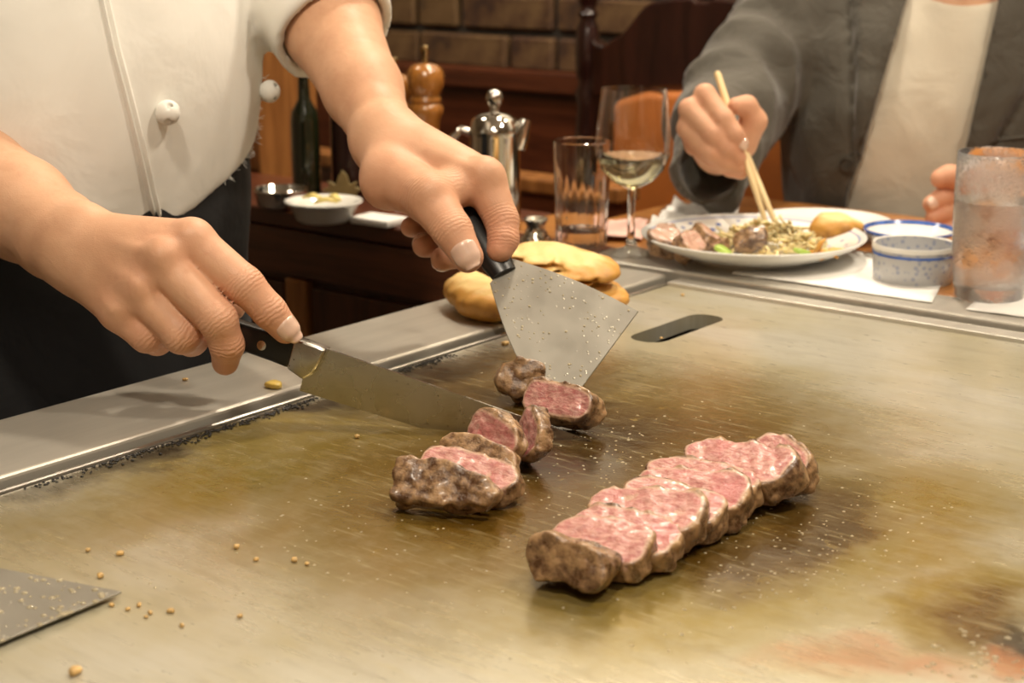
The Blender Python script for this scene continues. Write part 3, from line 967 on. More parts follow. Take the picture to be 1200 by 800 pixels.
sheet('paper_placemat', (q(1132, 364), q(1290, 385), q(1290, 340), q(1170, 330)), M['paper'], None, 'white paper placemat under the water tumbler', 'placemat', .0006, 16, 6)
sheet('crumpled_napkin', (q(756, 281), q(862, 278), q(866, 248), q(790, 240)), M['paper'], None, 'crumpled white paper napkin behind the dinner plate', 'napkin', .012, 40, 9, freq=45)
sheet('pink_napkin', (q(700, 284), q(752, 284), q(760, 262), q(716, 262)), M['pinkpaper'], None, 'folded pink and white napkin behind the wine glass stem', 'napkin', .006, 20, 12)
# small steel dish left of the tumbler
p = G(628, 284, .008)
o = thing_mesh('steel_dish', MB().lathe([(0, 0), (.018, 0), (.019, .004), (.013, .010), (.010, .018), (.014, .026), (.0135, .0275), (.008, .020), (0, .019)], None, 32).mesh('steel_dish', M['polish']), p, 'small polished steel knob dish behind the flatbreads', 'dish')
o.data.shade_smooth()

# coffee pot
p = G(580, 268, .008)
cp = empty('steel_coffee_pot', p, 'polished steel coffee pot with knob lid behind the spatula hand', 'pot')
s = 1.88 / 1800
R0 = 29 * s
body = [(0, 0), (R0 * 1.0, 0), (R0 * 1.02, .004), (R0 * 1.0, .01), (R0 * .98, .06), (R0 * .96, .108), (R0 * .97, .112), (0, .113)]
lpart('pot_body', MB().lathe(body, None, 48), M['polish'], cp, 50)
lid = [(0, .1125), (R0 * 1.0, .1125), (R0 * 1.02, .116), (R0 * .93, .120), (R0 * .86, .128), (R0 * .55, .134), (R0 * .2, .136), (R0 * .16, .139), (R0 * .2, .142), (R0 * .3, .147), (R0 * .33, .153), (R0 * .27, .159), (R0 * .1, .162), (0, .162)]
lpart('lid', MB().lathe(lid, None, 48), M['polish'], cp, 50)
rr = Vector((_R.x, _R.y, 0)).normalized()
lpart('spout', MB().tube([rr * R0 * .80 + Vector((0, 0, .096)), rr * R0 * 1.0 + Vector((0, 0, .112)), rr * R0 * 1.18 + Vector((0, 0, .128))], [.015, .012, .0070], 14, .8), M['polish'], cp, 50)
hd = [(-.93, .112), (-1.25, .116), (-1.55, .108), (-1.66, .085), (-1.60, .055), (-1.35, .035), (-.95, .03)]
lpart('handle', MB().tube([rr * R0 * a + Vector((0, 0, b)) for a, b in hd], .0052, 12), M['polish'], cp, 50)


# pepper mills
def mill(loc, label, sc):
    t = empty('pepper_mill', loc, label, 'mill', 'turned wooden mills')
    k = sc
    bp = [(0, 0), (.028 * k, 0), (.028 * k, .012 * k), (.023 * k, .022 * k), (.018 * k, .06 * k), (.017 * k, .09 * k), (.021 * k, .118 * k), (.0245 * k, .126 * k), (.0245 * k, .134 * k), (.020 * k, .139 * k), (.0225 * k, .143 * k), (.0205 * k, .149 * k), (0, .150 * k)]
    lpart('mill_body', MB().lathe(bp, None, 36), M['millwood'], t, 45)
    hp = [(0, .150 * k), (.020 * k, .150 * k), (.0215 * k, .154 * k), (.0255 * k, .163 * k), (.0265 * k, .174 * k), (.0245 * k, .184 * k), (.018 * k, .191 * k), (.007 * k, .194 * k), (0, .194 * k)]
    lpart('mill_head', MB().lathe(hp, None, 36), M['millwood'], t, 45)
    lpart('knob', MB().lathe([(0, .193 * k), (.0045 * k, .193 * k), (.004 * k, .206 * k), (.006 * k, .210 * k), (.0055 * k, .216 * k), (0, .219 * k)], None, 18), M['brass'], t, 50)
    return t
mz = W(498, 52, 1.93).z
mp = W(498, 52, 1.93)
mill(Vector((mp.x, mp.y, CT)), 'varnished wooden pepper mill with brass knob left of the coffee pot', (mz - CT) / .219)
mp2 = W(462, 66, 1.97)
mill(Vector((mp2.x, mp2.y, CT)), 'wooden mill half hidden behind the chef forearm', (mp2.z - CT) / .219)

# things on the cabinet
p = G(330, 243, .008)
sb = thing_mesh('steel_bowl', MB().lathe([(0, .001), (.022, 0), (.030, .004), (.0345, .022), (.0355, .024), (.034, .0245), (.029, .008), (0, .004)], None, 40).mesh('steel_bowl', M['polish']), p, 'shallow steel bowl at the left end of the cabinet top', 'bowl'); sb.data.shade_smooth()
p = G(380, 259, .008)
ld = empty('lemon_dish', p, 'white dish of yellow slices on the cabinet top', 'dish')
lpart('dish_body', MB().lathe([(0, .001), (.030, 0), (.034, .004), (.041, .020), (.047, .024), (.0465, .0255), (.039, .022), (.030, .008), (0, .006)], None, 48), M['china'], ld, 50)
M['lemon'] = pm('yellow_slice', (.72, .58, .18), .4, 0, .12, 30)
for i, (dx, dy, a) in enumerate(((-.018, 0, .3), (.006, .012, -.3), (.016, -.012, .9))):
    lpart('yellow_slice', MB().tube([Vector((dx - .014 * math.cos(a), dy - .014 * math.sin(a), .026)), Vector((dx, dy, .030)), Vector((dx + .014 * math.cos(a), dy + .014 * math.sin(a), .026))], [.003, .006, .003], 10, .5), M['lemon'], ld, True)
# cut leaf ornament standing behind the dish
M['leaf'] = pm('beige_leaf', (.36, .28, .11), .6, 0, .15, 30)
pa = G(402, 236, .008)
lf = [(-.004, 0), (.004, 0), (.006, .006), (.020, .004), (.017, .011), (.026, .016), (.017, .019), (.019, .026), (.009, .022), (.006, .034), (0, .041), (-.005, .033), (-.009, .022), (-.019, .027), (-.017, .019), (-.026, .015), (-.017, .011), (-.020, .004), (-.006, .006)]
fw = Vector((_F.x, _F.y, 0)).normalized()
o = MB().prism(lf, rr, (0, 0, 1), fw, pa, -.002, .002).build('leaf_ornament', M['leaf'], bevel=.0006, seg=1); rebase(o, pa)
tag(o, 'beige maple-leaf ornament standing behind the yellow slices', 'ornament')
o = MB().box((-.030, -.020, 0), (.030, .020, .009)).build('folded_towel', M['paper'], bevel=.003, seg=2, smooth=40)
o.location = G(444, 262, .008); o.rotation_euler = (0, 0, .05); tag(o, 'folded white paper towel right of the lemon dish', 'towel')


def bottle(x, y, h, r, mat, label, name='dark_bottle'):
    t = empty(name, G(x, y, .008), label, 'bottle', 'dark bottles behind the chef')
    lpart('bottle_body', MB().lathe([(0, 0), (r, 0), (r, h * .58), (r * .9, h * .66), (r * .42, h * .76), (r * .36, h * .93), (r * .42, h * .95), (r * .42, h * .97), (0, h * .97)], None, 32), mat, t, 45)
    lpart('cap', MB().lathe([(0, h * .955), (r * .46, h * .955), (r * .46, h), (0, h)], None, 24), M['brass'], t, 45)
bottle(360, 227, .165, .019, M['darkglass'], 'tall dark green bottle left of the leaf ornament')
bottle(412, 226, .19, .026, M['maroon'], 'stout dark maroon bottle partly behind the chef forearm')
# orange wooden rack further back
rk = empty('wooden_rack', W(318, 260, 2.35).xy.to_3d(), 'orange wooden rack seen between the chef jacket and forearm', 'rack')
ra = W(300, 60, 2.35); rb_ = W(352, 230, 2.35)
cx = rk.location.x; cy = rk.location.y
for dx in (-.09, .035): lpart('upright', MB().box((dx - .012, -.06, 0), (dx + .012, .06, 1.12)), M['rackwood'], rk, None, .003)
for z in (.35, .62, .80, .96, 1.10): lpart('shelf', MB().box((-.10, -.06, z - .01), (.045, .06, z + .01)), M['rackwood'], rk, None, .003)
lpart('back_panel', MB().box((-.10, .05, .1), (.045, .06, 1.1)), M['rackwood'], rk)

# folded flatbreads on the ledge
fa = G(600, 330, .02); fb = G(733, 352, .02); ang = math.atan2((fb - fa).y, (fb - fa).x)
mid = (fa + fb) / 2; L = (fb - fa).length / 2
slit = [((-.02, -.045, .001), (.12, .045, .0018))]
thing_mesh('folded_flatbread', bread_mesh('folded_flatbread', (L * 1.02, .045, .0125), 31, slit, .0022, .0015), Vector((mid.x, mid.y, Z0 + .0185)), 'browned folded flatbread at the bottom of the pile', 'flatbread', 'folded flatbreads', (0, 0, ang))
slit2 = [((-.03, -.05, -.002), (.11, .05, .0018)), ((-.02, -.050, .0065), (.075, .032, .0028))]
m2 = mid + (fa - fb).normalized() * .012
thing_mesh('folded_flatbread', bread_mesh('folded_flatbread', (L * 1.02, .048, .0140), 37, slit2, .0022, .0017), Vector((m2.x, m2.y, Z0 + .043)), 'golden open-folded flatbread on top of the pile', 'flatbread', 'folded flatbreads', (.06, .05, ang - .04))
fc = G(566, 350, .02)
thing_mesh('folded_flatbread', bread_mesh('folded_flatbread', (.058, .030, .0165), 43, None, .0024, .0016), Vector((fc.x, fc.y, Z0 + .0215)), 'plump golden flatbread under the spatula handle', 'flatbread', 'folded flatbreads', (0, .05, ang - .5))
# ------------------------------------------------------------------ people: shared materials and helpers
def skin_mat():
    t = NT('skin')
    p = t.world()
    n = t.noise(p, 60, 4, .6); n2 = t.noise(p, 22, 3)
    red = t.attr('red'); pale = t.attr('pale')
    c = t.mix(t.ramp(n2, .3, .7), (.56, .305, .180), (.65, .380, .235))
    c = t.mix(t.math('MULTIPLY', t.ramp(n, .52, .72), .35), c, (.50, .25, .15))
    c = t.mix(t.math('MULTIPLY', red, .85, clamp=True), c, (.58, .205, .125))
    c = t.mix(t.math('MULTIPLY', pale, .6, clamp=True), c, (.66, .42, .275))
    wr = t.math('MULTIPLY', t.math('SINE', t.math('ADD', t.math('MULTIPLY', t.attr('wc'), 2100), t.math('MULTIPLY', n, 22))), t.attr('wr'))
    v = t.voro(p, 620, 'DISTANCE_TO_EDGE')
    vein = t.noise(t.mapping(p, (1, 1, 1)), 24, 1, .4, .5)
    b0 = t.bump(t.ramp(t.math('ABSOLUTE', t.math('SUBTRACT', vein, .5)), .0, .05, 1, 0), .05, .0016)
    b1 = t.bump(v, .22, .0005, b0)
    b2 = t.bump(wr, .28, .0008, b1)
    b3 = t.bump(n, .30, .002, b2)
    return t.done(c, t.ramp(n, .3, .7, .48, .62), 0, b3, Subsurface_Weight=.10, Subsurface_Radius=(.009, .0035, .0018), Subsurface_Scale=1.0, Specular_IOR_Level=.38)
M['skin'] = skin_mat()
M['nail'] = pm('finger_nail', (.72, .50, .39), .18, 0, .06, 60, Coat_Weight=.5, Subsurface_Weight=.1, Subsurface_Radius=(.004, .002, .001))


def cloth_mat(name, base, weave=900, rough=.85, var=.06, wr=.25, wscale=16, sheen=.2):
    t = NT(name)
    p = t.world()
    w1 = t.node('ShaderNodeTexWave', wave_type='BANDS', bands_direction='X'); t.l.new(p, w1.inputs['Vector']); w1.inputs['Scale'].default_value = weave
    w2 = t.node('ShaderNodeTexWave', wave_type='BANDS', bands_direction='Z'); t.l.new(p, w2.inputs['Vector']); w2.inputs['Scale'].default_value = weave
    big = t.noise(p, wscale, 4, .5, .6); st = t.noise(p, 6, 3)
    c = t.mix(t.ramp(st, .3, .7), tuple(x * (1 - var) for x in base), tuple(min(1, x * (1 + var)) for x in base))
    b1 = t.bump(t.math('ADD', w1.outputs['Fac'], w2.outputs['Fac']), .08, .0003)
    b2 = t.bump(big, wr, .02, b1)
    return t.done(c, rough, 0, b2, Sheen_Weight=sheen, Sheen_Roughness=.5)
M['chefwhite'] = cloth_mat('white_cotton_jacket', (.78, .77, .715), 900, .85, .03, .22, 11)
M['apron'] = cloth_mat('black_apron_cloth', (.006, .006, .007), 900, .9, .1, .2, 14, .05)
M['greyjacket'] = cloth_mat('grey_linen_jacket', (.066, .058, .043), 700, .8, .08, .35, 22)
M['tee'] = cloth_mat('cream_tee_shirt', (.62, .57, .46), 800, .85, .04, .2, 16)
M['trouser'] = cloth_mat('dark_trousers', (.02, .02, .022), 800, .9)
M['shoe'] = pm('black_shoe', (.01, .01, .01), .4)
M['hair'] = pm('black_hair', (.012, .009, .007), .5, 0, .3, 60, .5, 300, .002)


def px(x, y, d, r):
    """joint: world point and radius given in photo pixels"""
    return W(x, y, d), r * d / FPX


def bounds(js, m=.02):
    A = np.array([list(p) for p, r in js]); R_ = np.array([r for p, r in js])[:, None]
    return (A - R_).min(0) - m, (A + R_).max(0) + m


def build_hand(name, arm, palm, fingers, extra=(), h=.0016, kp=.010, kf=.0045, redk=.010, tendons=(), pads=()):
    """arm: chain of joints; palm: list of (joint, joint); fingers: list of chains. returns verts, quads, attrs"""
    allj = list(arm) + [j for a in palm for j in a] + [j for f in fingers for j in f]
    lo, hi = bounds(allj)
    base = Field(lo, hi, h)
    base.chain([p for p, r in arm], [r for p, r in arm], .012)
    for a, b in palm: base.seg(a[0], b[0], a[1], b[1], kp)
    for (p, rad, k) in pads: base.ell(p, rad, k)
    for a, b, r in tendons: base.seg(a, b, r, r * .8, .006)
    fs = None
    for ch in fingers:
        f = base.like()
        f.chain([p for p, r in ch], [r for p, r in ch], .0035)
        if fs is None: fs = f
        else: fs.join(f, .0012)
    base.join(fs, kf)
    for e in extra: base.seg(*e)
    v, q = base.arrays()
    v = relax(v, q, 2, .5)
    red = np.zeros(len(v)); pale = np.zeros(len(v)); wr = np.zeros(len(v)); wc = np.zeros(len(v))
    best = np.full(len(v), 1e9)
    for ch in fingers:
        for i, (p, r) in enumerate(ch):
            pp = np.array(p); d = np.linalg.norm(v - pp, axis=1)
            tip = (i == len(ch) - 1)
            red += (.55 if tip else .38 if i == 0 else .45) * np.exp(-(d / (r * 1.25)) ** 2)
            if 0 < i < len(ch) - 1:
                ax = np.array(ch[i + 1][0]) - np.array(ch[i - 1][0]); ax /= np.linalg.norm(ax)
                s = (v - pp) @ ax
                w = np.exp(-(s / (r * .55)) ** 2) * np.exp(-(np.maximum(d - r * 1.15, 0) / (r * .5)) ** 2) * (d < r * 2.2)
                m = w > wr
                wr = np.where(m, w, wr); wc = np.where(m, s, wc)
    pale += np.exp(-(np.maximum(vnoise(v, 55, 3), 0)) ** 2) * .25
    return v, q, dict(red=np.clip(red, 0, 1), pale=np.clip(pale, 0, 1), wr=wr, wc=wc)


def merge(parts):
    V_, Q_, A_ = [], [], {}
    n = 0
    for v, q, a in parts:
        V_.append(v); Q_.append(q + n); n += len(v)
        for k in ('red', 'pale', 'wr', 'wc'): A_.setdefault(k, []).append(a.get(k, np.zeros(len(v))) if a else np.zeros(len(v)))
    return np.concatenate(V_), np.concatenate(Q_), {k: np.concatenate(x) for k, x in A_.items()}


def body_obj(parts, parent):
    v, q, a = merge(parts)
    me = np_mesh('body', v, q)
    for k, x in a.items(): attr(me, k, x)
    return link('body', me, M['skin'], parent)


def nail(parent, ch, n, L, half=62, over=.55, wscale=1.0):
    """finger nail on the last joint of chain ch; n: direction the nail faces"""
    (p0, r0), (p1, r1) = ch[-2], ch[-1]
    t = (p1 - p0).normalized(); n = Vector(n); n = (n - t * n.dot(t)).normalized(); b = t.cross(n)
    nu, nv = 12, 14
    vs = []
    for j in range(nv + 1):
        w = j / nv
        s = -L * (1 - over) + L * w * 1.0 - L * 0 - 0.0
        rr_ = r1 + (r0 - r1) * max(0, -s) / (p1 - p0).length if s < 0 else math.sqrt(max(r1 * r1 - s * s, 0)) if s < r1 else 0
        e = abs(w * 2 - 1); ww = math.sqrt(max(0, 1 - e ** 3.2)) if w < .5 else math.sqrt(max(0, 1 - e ** 3.0 * .75))
        for i in range(nu + 1):
            a = math.radians(half) * (2 * i / nu - 1) * ww * wscale
            lift = .0009 - .0011 * abs(2 * i / nu - 1) ** 3 - (.0016 * max(0, 1 - w / .14))
            vs.append(p1 + t * s + (n * math.cos(a) + b * math.sin(a)) * (max(rr_, r1 * .72) + lift))
    fs = [(j * (nu + 1) + i, j * (nu + 1) + i + 1, (j + 1) * (nu + 1) + i + 1, (j + 1) * (nu + 1) + i) for j in range(nv) for i in range(nu)]
    o = MB().add(vs, fs).build('nail', M['nail'], parent, smooth=True)
    md = o.modifiers.new('thickness', 'SOLIDIFY'); md.thickness = .0010; md.offset = -1
    return o


def head_parts(f, c, face, s=1.0):
    """a plain head with nose, ears, brow and chin added to field f; c: head centre, face: facing direction"""
    c = Vector(c); fx = Vector(face).normalized(); sx = Vector((0, 0, 1)).cross(fx)
    ax = [tuple(fx), tuple(sx), (0, 0, 1)]
    f.ell(c + Vector((0, 0, .02)), (.098 * s, .078 * s, .105 * s), .02, ax)
    f.ell(c + fx * .03 - Vector((0, 0, .05)), (.062 * s, .058 * s, .072 * s), .03, ax)
    f.seg(c + fx * .092 + Vector((0, 0, .005)), c + fx * .108 - Vector((0, 0, .03)), .008, .013, .012)
    f.seg(c + fx * .082 + sx * .035 + Vector((0, 0, .018)), c + fx * .082 - sx * .035 + Vector((0, 0, .018)), .012, .012, .015)
    f.ell(c + fx * .082 - Vector((0, 0, .065)), (.014, .026, .010), .008, ax)
    for q in (-1, 1):
        f.ell(c + sx * .078 * q - Vector((0, 0, .005)), (.020, .010, .032), .006, ax)
        f.ell(c + fx * .093 + sx * .030 * q, (.012, .016, .009), .006, ax, True)
    f.ell(c + fx * .084 - Vector((0, 0, .0635)), (.02, .022, .002), .002, ax, True)
# ------------------------------------------------------------------ the chef
chef = empty('person', (-1.19, .84, 0), 'chef in a white double-breasted jacket and black apron slicing meat with a knife', 'person')
up = Vector((0, 0, 1))
# --- knife hand
kf_ = dict(
    index=[px(224, 284, 1.098, 27), px(287, 334, 1.090, 22.5), px(316, 365, 1.095, 20), px(335, 386, 1.100, 17)],
    middle=[px(190, 306, 1.090, 26), px(255, 374, 1.082, 23), px(266, 404, 1.092, 20), px(264, 424, 1.104, 16)],
    ring=[px(163, 338, 1.095, 25), px(213, 392, 1.092, 22.5), px(224, 398, 1.112, 19), px(236, 392, 1.128, 16)],
    pinky=[px(140, 364, 1.104, 24), px(172, 393, 1.102, 20), px(184, 399, 1.118, 17), px(198, 394, 1.134, 14)],
    thumb=[px(160, 292, 1.150, 28), px(212, 318, 1.165, 24), px(248, 342, 1.160, 20), px(272, 360, 1.150, 16)])
wr_ = px(94, 292, 1.135, 45)
arm = [px(-150, 128, 1.300, 62), px(-40, 200, 1.220, 62), px(25, 245, 1.175, 58), px(70, 277, 1.148, 50), wr_]
palm = [(wr_, kf_['index'][0]), (wr_, kf_['middle'][0]), (wr_, kf_['ring'][0]), (wr_, kf_['pinky'][0]), (px(110, 285, 1.15, 36), kf_['thumb'][0]), (px(110, 310, 1.13, 42), px(150, 345, 1.115, 32))]
tend = [(W(110, 282, 1.108), W(186, 298, 1.073), .0026), (W(112, 300, 1.108), W(160, 332, 1.078), .0024), (W(118, 275, 1.112), W(216, 276, 1.083), .0024), (W(105, 330, 1.110), W(133, 362, 1.086), .0022)]
pads = [(W(226, 278, 1.092), (.012, .012, .012), .009), (W(191, 299, 1.081), (.012, .012, .012), .009), (W(165, 336, 1.086), (.011, .011, .011), .009), (W(142, 361, 1.094), (.010, .010, .010), .009), (W(95, 262, 1.125), (.014, .014, .014), .012)]
hand1 = build_hand('knife_hand', arm, palm, list(kf_.values()), h=.0017, tendons=tend, pads=pads)
# --- spatula hand
sf = dict(
    thumb=[px(462, 208, 1.232, 34), px(503, 232, 1.196, 29), px(530, 270, 1.176, 23.5), px(548, 301, 1.172, 19)],
    index=[px(567, 212, 1.212, 26), px(588, 258, 1.205, 20), px(590, 280, 1.200, 18), px(586, 292, 1.198, 16)],
    middle=[px(553, 210, 1.238, 25), px(576, 262, 1.258, 20), px(552, 294, 1.245, 18), px(519, 303, 1.215, 14.5)],
    ring=[px(533, 212, 1.262, 24), px(552, 258, 1.285, 20), px(524, 284, 1.265, 17), px(497, 288, 1.232, 14)],
    pinky=[px(510, 214, 1.280, 22), px(524, 250, 1.300, 17), px(500, 266, 1.280, 15), px(481, 266, 1.250, 12)])
wl = px(452, 163, 1.272, 36)
arm2 = [px(330, -70, 1.440, 62), px(388, 30, 1.385, 56), px(425, 105, 1.320, 45), wl]
palm2 = [(wl, sf['index'][0]), (wl, sf['middle'][0]), (wl, sf['ring'][0]), (wl, sf['pinky'][0]), (wl, sf['thumb'][0]), (px(470, 180, 1.255, 36), px(535, 205, 1.225, 27)), (sf['thumb'][1], px(556, 214, 1.215, 20))]
tend2 = [(W(430, 105, 1.292), W(478, 190, 1.232), .0040), (W(478, 190, 1.232), W(506, 226, 1.178), .0036), (W(470, 165, 1.238), W(560, 200, 1.196), .0026)]
pads2 = [(W(568, 204, 1.205), (.014, .014, .014), .006), (W(503, 226, 1.185), (.014, .014, .014), .008), (W(452, 212, 1.232), (.020, .020, .022), .012)]
hand2 = build_hand('spatula_hand', arm2, palm2, list(sf.values()), h=.0017, tendons=tend2, pads=pads2)
# --- rest of the body: upper arms, neck, head (coarse, mostly under the clothes)
cx, cy = -1.185, .835
SR, SL = V(cx, cy - .19, .55), V(cx - .01, cy + .19, .55)
cf = Field((cx - .28, cy - .42, Z0 + .05), (cx + .42, cy + .45, Z0 + .98), .007)
cf.seg(V(cx, cy, .10), V(cx, cy, .50), .15, .16, 0, ((1, 0, 0), .65))
cf.seg(SR, SL, .07, .07, .03)
cf.seg(SR, arm[0][0], .055, arm[0][1], .03); cf.seg(SL, arm2[0][0], .055, arm2[0][1], .03)
cf.seg(arm[0][0], arm[1][0], arm[0][1], arm[1][1], .02); cf.seg(arm2[0][0], arm2[1][0], arm2[0][1], arm2[1][1], .02)
cf.seg(V(cx, cy, .52), V(cx + .03, cy, .70), .058, .055, .04)
head_parts(cf, V(cx + .06, cy, .79), (1, .1, -.25))
vb, qb = cf.arrays()
body = body_obj([hand1, hand2, (vb, qb, None)], chef)
toC = -_F
nail(body, kf_['index'], toC + _U * .45 + _R * .2, .020, 62, .56)
nail(body, sf['thumb'], toC + _U * .10 - _R * .05, .023, 62, .52)
nail(body, sf['ring'], toC * .8 - _R * .8 + _U * .3, .012, 55, .6)
nail(body, sf['middle'], toC * .6 - _R * .6 - _U * .4, .012, 55, .6)
# hair and cap
hf = Field((cx - .12, cy - .14, Z0 + .68), (cx + .22, cy + .14, Z0 + .99), .007)
hf.ell(V(cx + .045, cy, .825), (.108, .088, .105)); hf.plane(V(cx + .06, cy, .83), (.55, 0, -.83), .01)
v, q = hf.arrays(); link('hair', np_mesh('hair', v, q), M['hair'], chef)

# --- white jacket
jf = Field((cx - .30, cy - .46, Z0 + .02), (cx + .40, cy + .42, Z0 + .66), .005)
jf.seg(V(cx, cy, .02), V(cx, cy, .46), .185, .195, 0, ((1, 0, 0), .70))
jf.ell(V(cx + .035, cy - .01, .22), (.128, .172, .19), .05)
jf.ell(V(cx + .02, cy, .44), (.130, .17, .13), .05)
jf.seg(SR, SL, .085, .085, .06)
jf.seg(V(cx, cy, .55), V(cx + .01, cy, .60), .075, .062, .05)
ea, eb = arm[0][0], arm[0][0].lerp(arm[1][0], .10)
jf.seg(SR, ea, .088, .068, .05); jf.seg(ea, eb, .064, .062, .02)
e2 = arm2[0][0]; e3 = arm2[0][0].lerp(arm2[1][0], 1.12)
jf.seg(SL, e2, .088, .068, .05); jf.seg(e2, e3, .064, .054, .02)
jf.waves(.0040, 22, 9, 5, (1, 1, .35)); jf.waves(.0012, 70, 8, 6, (1, 1, .5))
# a long soft fold beside the flap and a crease at the belly
for (a, b, r) in ((W(60, -30, 1.33), W(100, 230, 1.29), .010), (W(118, -20, 1.335), W(176, 262, 1.315), .004)):
    jf.seg(a, b, r, r, .014, None, True)
jf.plane(V(cx, .835, .095), (0, .42, -1), .006); jf.plane(V(cx, .835, .085), (0, 0, -1), .006)
# open sleeve ends
dirL = (e3 - e2).normalized()
cut = jf.like(); cut.seg(e3 - dirL * .012, e3 + dirL * .06, .0475, .047); jf.cut(cut, .002)
se = jf.like(); pe = e3 - dirL * .004
sl_, X_, Y_, Zq = se.block(np.array(pe) - .085, np.array(pe) + .085)
dd = (X_ - pe.x) * dirL.x + (Y_ - pe.y) * dirL.y + (Zq - pe.z) * dirL.z
rad = np.sqrt((X_ - pe.x) ** 2 + (Y_ - pe.y) ** 2 + (Zq - pe.z) ** 2)
jf.put(sl_, np.maximum(-dd, rad - .08).astype(np.float32), .003, True)
v, q = jf.arrays()
v = relax(v, q, 2, .5)
jme = np_mesh('jacket', v, q)
jacket = link('jacket', jme, M['chefwhite'], chef)
jb = BVHTree.FromPolygons([tuple(x) for x in v], [tuple(x) for x in q])


def hit(bvh, x, y):
    r = bvh.ray_cast(_C, ray(x, y).normalized())
    return r[0], r[1]


def strip(bvh, left, right, n, prof, name, mat, parent):
    """band lying on a garment between two photo polylines; prof: heights across"""
    def at(pl, t):
        s = t * (len(pl) - 1); i = min(int(s), len(pl) - 2); u = s - i
        return pl[i][0] * (1 - u) + pl[i + 1][0] * u, pl[i][1] * (1 - u) + pl[i + 1][1] * u
    rows = []
    for j in range(n + 1):
        a, b = at(left, j / n), at(right, j / n); row = []
        for k, h_ in enumerate(prof):
            u = k / (len(prof) - 1)
            p_, nn = hit(bvh, a[0] * (1 - u) + b[0] * u, a[1] * (1 - u) + b[1] * u)
            if p_ is None: row = None; break
            row.append(p_ + nn * h_)
        if row: rows.append(row)
    m = len(prof); vs = [p_ for r in rows for p_ in r]
    fs = [(j * m + k, j * m + k + 1, (j + 1) * m + k + 1, (j + 1) * m + k) for j in range(len(rows) - 1) for k in range(m - 1)]
    return MB().add(vs, fs).build(name, mat, parent, smooth=60)
Lp = [(114, -8), (128, 55), (144, 115), (160, 180), (170, 225), (181, 268)]
strip(jb, [(x - 1, y) for x, y in Lp], [(x + 15, y) for x, y in Lp], 60, [-.003, .0030, .0042, .0030, .0012, .0030, .0036, .0022, .0005, -.003], 'placket', M['chefwhite'], jacket)


def knot_button(x, y, r=.0105, step=0.0):
    p_, nn = hit(jb, x, y)
    for _ in range(25):
        if p_ is not None: break
        x -= 1.5; y -= step; p_, nn = hit(jb, x, y)
    if p_ is None: return
    f = Field((-.02, -.02, -.02), (.02, .02, .02), .0012)
    f.ell((0, 0, 0), (r, r, r * .92)); f.seg((0, 0, -r), (0, 0, -r * 1.6), .004, .004, .003)
    for a in range(3):
        f.seg((r * math.cos(a * 2.1), r * math.sin(a * 2.1), r * .5), (-r * math.cos(a * 2.1 + .9), -r * math.sin(a * 2.1 + .9), r * .5), .0014, .0014, .001, None, True)
    v_, q_ = f.arrays(); me = np_mesh('button', relax(v_, q_, 1), q_)
    o = bpy.data.objects.new('button', me); COL.objects.link(o); me.materials.append(M['chefwhite'])
    o.parent = jacket; o.matrix_parent_inverse = Matrix.Identity(4)
    o.location = p_ + nn * r * .8; o.rotation_euler = nn.to_track_quat('Z', 'Y').to_euler()
for b in ((189, 130), (313, 106), (286, 252, .0105, 1.0)): knot_button(*b)
# frayed threads on the flap edge
mb = MB(); rgt = random.Random(8)
for i in range(46):
    y = rgt.uniform(55, 215); x = 335
    p_, nn = hit(jb, x, y)
    while p_ is None and x > 240:
        x -= 1.0; p_, nn = hit(jb, x, y)
    if p_ is None: continue
    d = (nn + Vector((rgt.gauss(0, .5), rgt.gauss(0, .5), rgt.gauss(0, .6)))).normalized(); L_ = rgt.uniform(.003, .008)
    e_ = Vector((rgt.gauss(0, 1), rgt.gauss(0, 1), rgt.gauss(0, 1))).normalized()
    mb.tube([p_ - d * .001, p_ + d * L_ * .5 + e_ * L_ * .15, p_ + d * L_], [.00028, .0002, .00014], 4)
tag(mb.build('frayed_threads', M['chefwhite'], jacket), kind='stuff')

# --- black apron, trousers, shoes
af = Field((cx - .30, cy - .26, Z0 - .45), (cx + .22, cy + .26, Z0 + .25), .007)
af.seg(V(cx, cy, -.40), V(cx, cy, .18), .19, .172, 0, ((1, 0, 0), .74)); af.ell(V(cx + .03, cy, .12), (.112, .155, .14), .03)
af.waves(.003, 30, 8, 9, (1, 1, .3))
v, q = af.arrays(); link('apron', np_mesh('apron', v, q), M['apron'], chef)
tf = Field((cx - .18, cy - .22, .02), (cx + .18, cy + .22, Z0 - .30), .01)
for s in (-1, 1): tf.seg((cx, cy + s * .095, .08), (cx, cy + s * .085, Z0 - .32), .07, .088, .02)
v, q = tf.arrays(); link('trousers', np_mesh('trousers', v, q), M['trouser'], chef)
for s in (-1, 1):
    ff = Field((cx - .14, cy + s * .1 - .08, -.03), (cx + .26, cy + s * .1 + .08, .16), .006)
    ff.seg((cx - .04, cy + s * .1, .045), (cx + .15, cy + s * .105, .035), .046, .038); ff.seg((cx - .02, cy + s * .1, .05), (cx, cy + s * .1, .10), .045, .05, .02); ff.plane((0, 0, .0), (0, 0, -1))
    v, q = ff.arrays(); link('shoe', np_mesh('shoe', v, q), M['shoe'], chef)

# ------------------------------------------------------------------ knife
kn = empty('chef_knife', W(355, 420, 1.108), 'long chef knife with black riveted handle cutting the meat', 'knife')
tip = G(693, 516, .0005)
k0 = W(366, 402, 1.106)                    # spine at the bolster
ax = (tip - k0).normalized()
dn = Vector((0, 0, -1)); dn = (dn - ax * dn.dot(ax)).normalized()
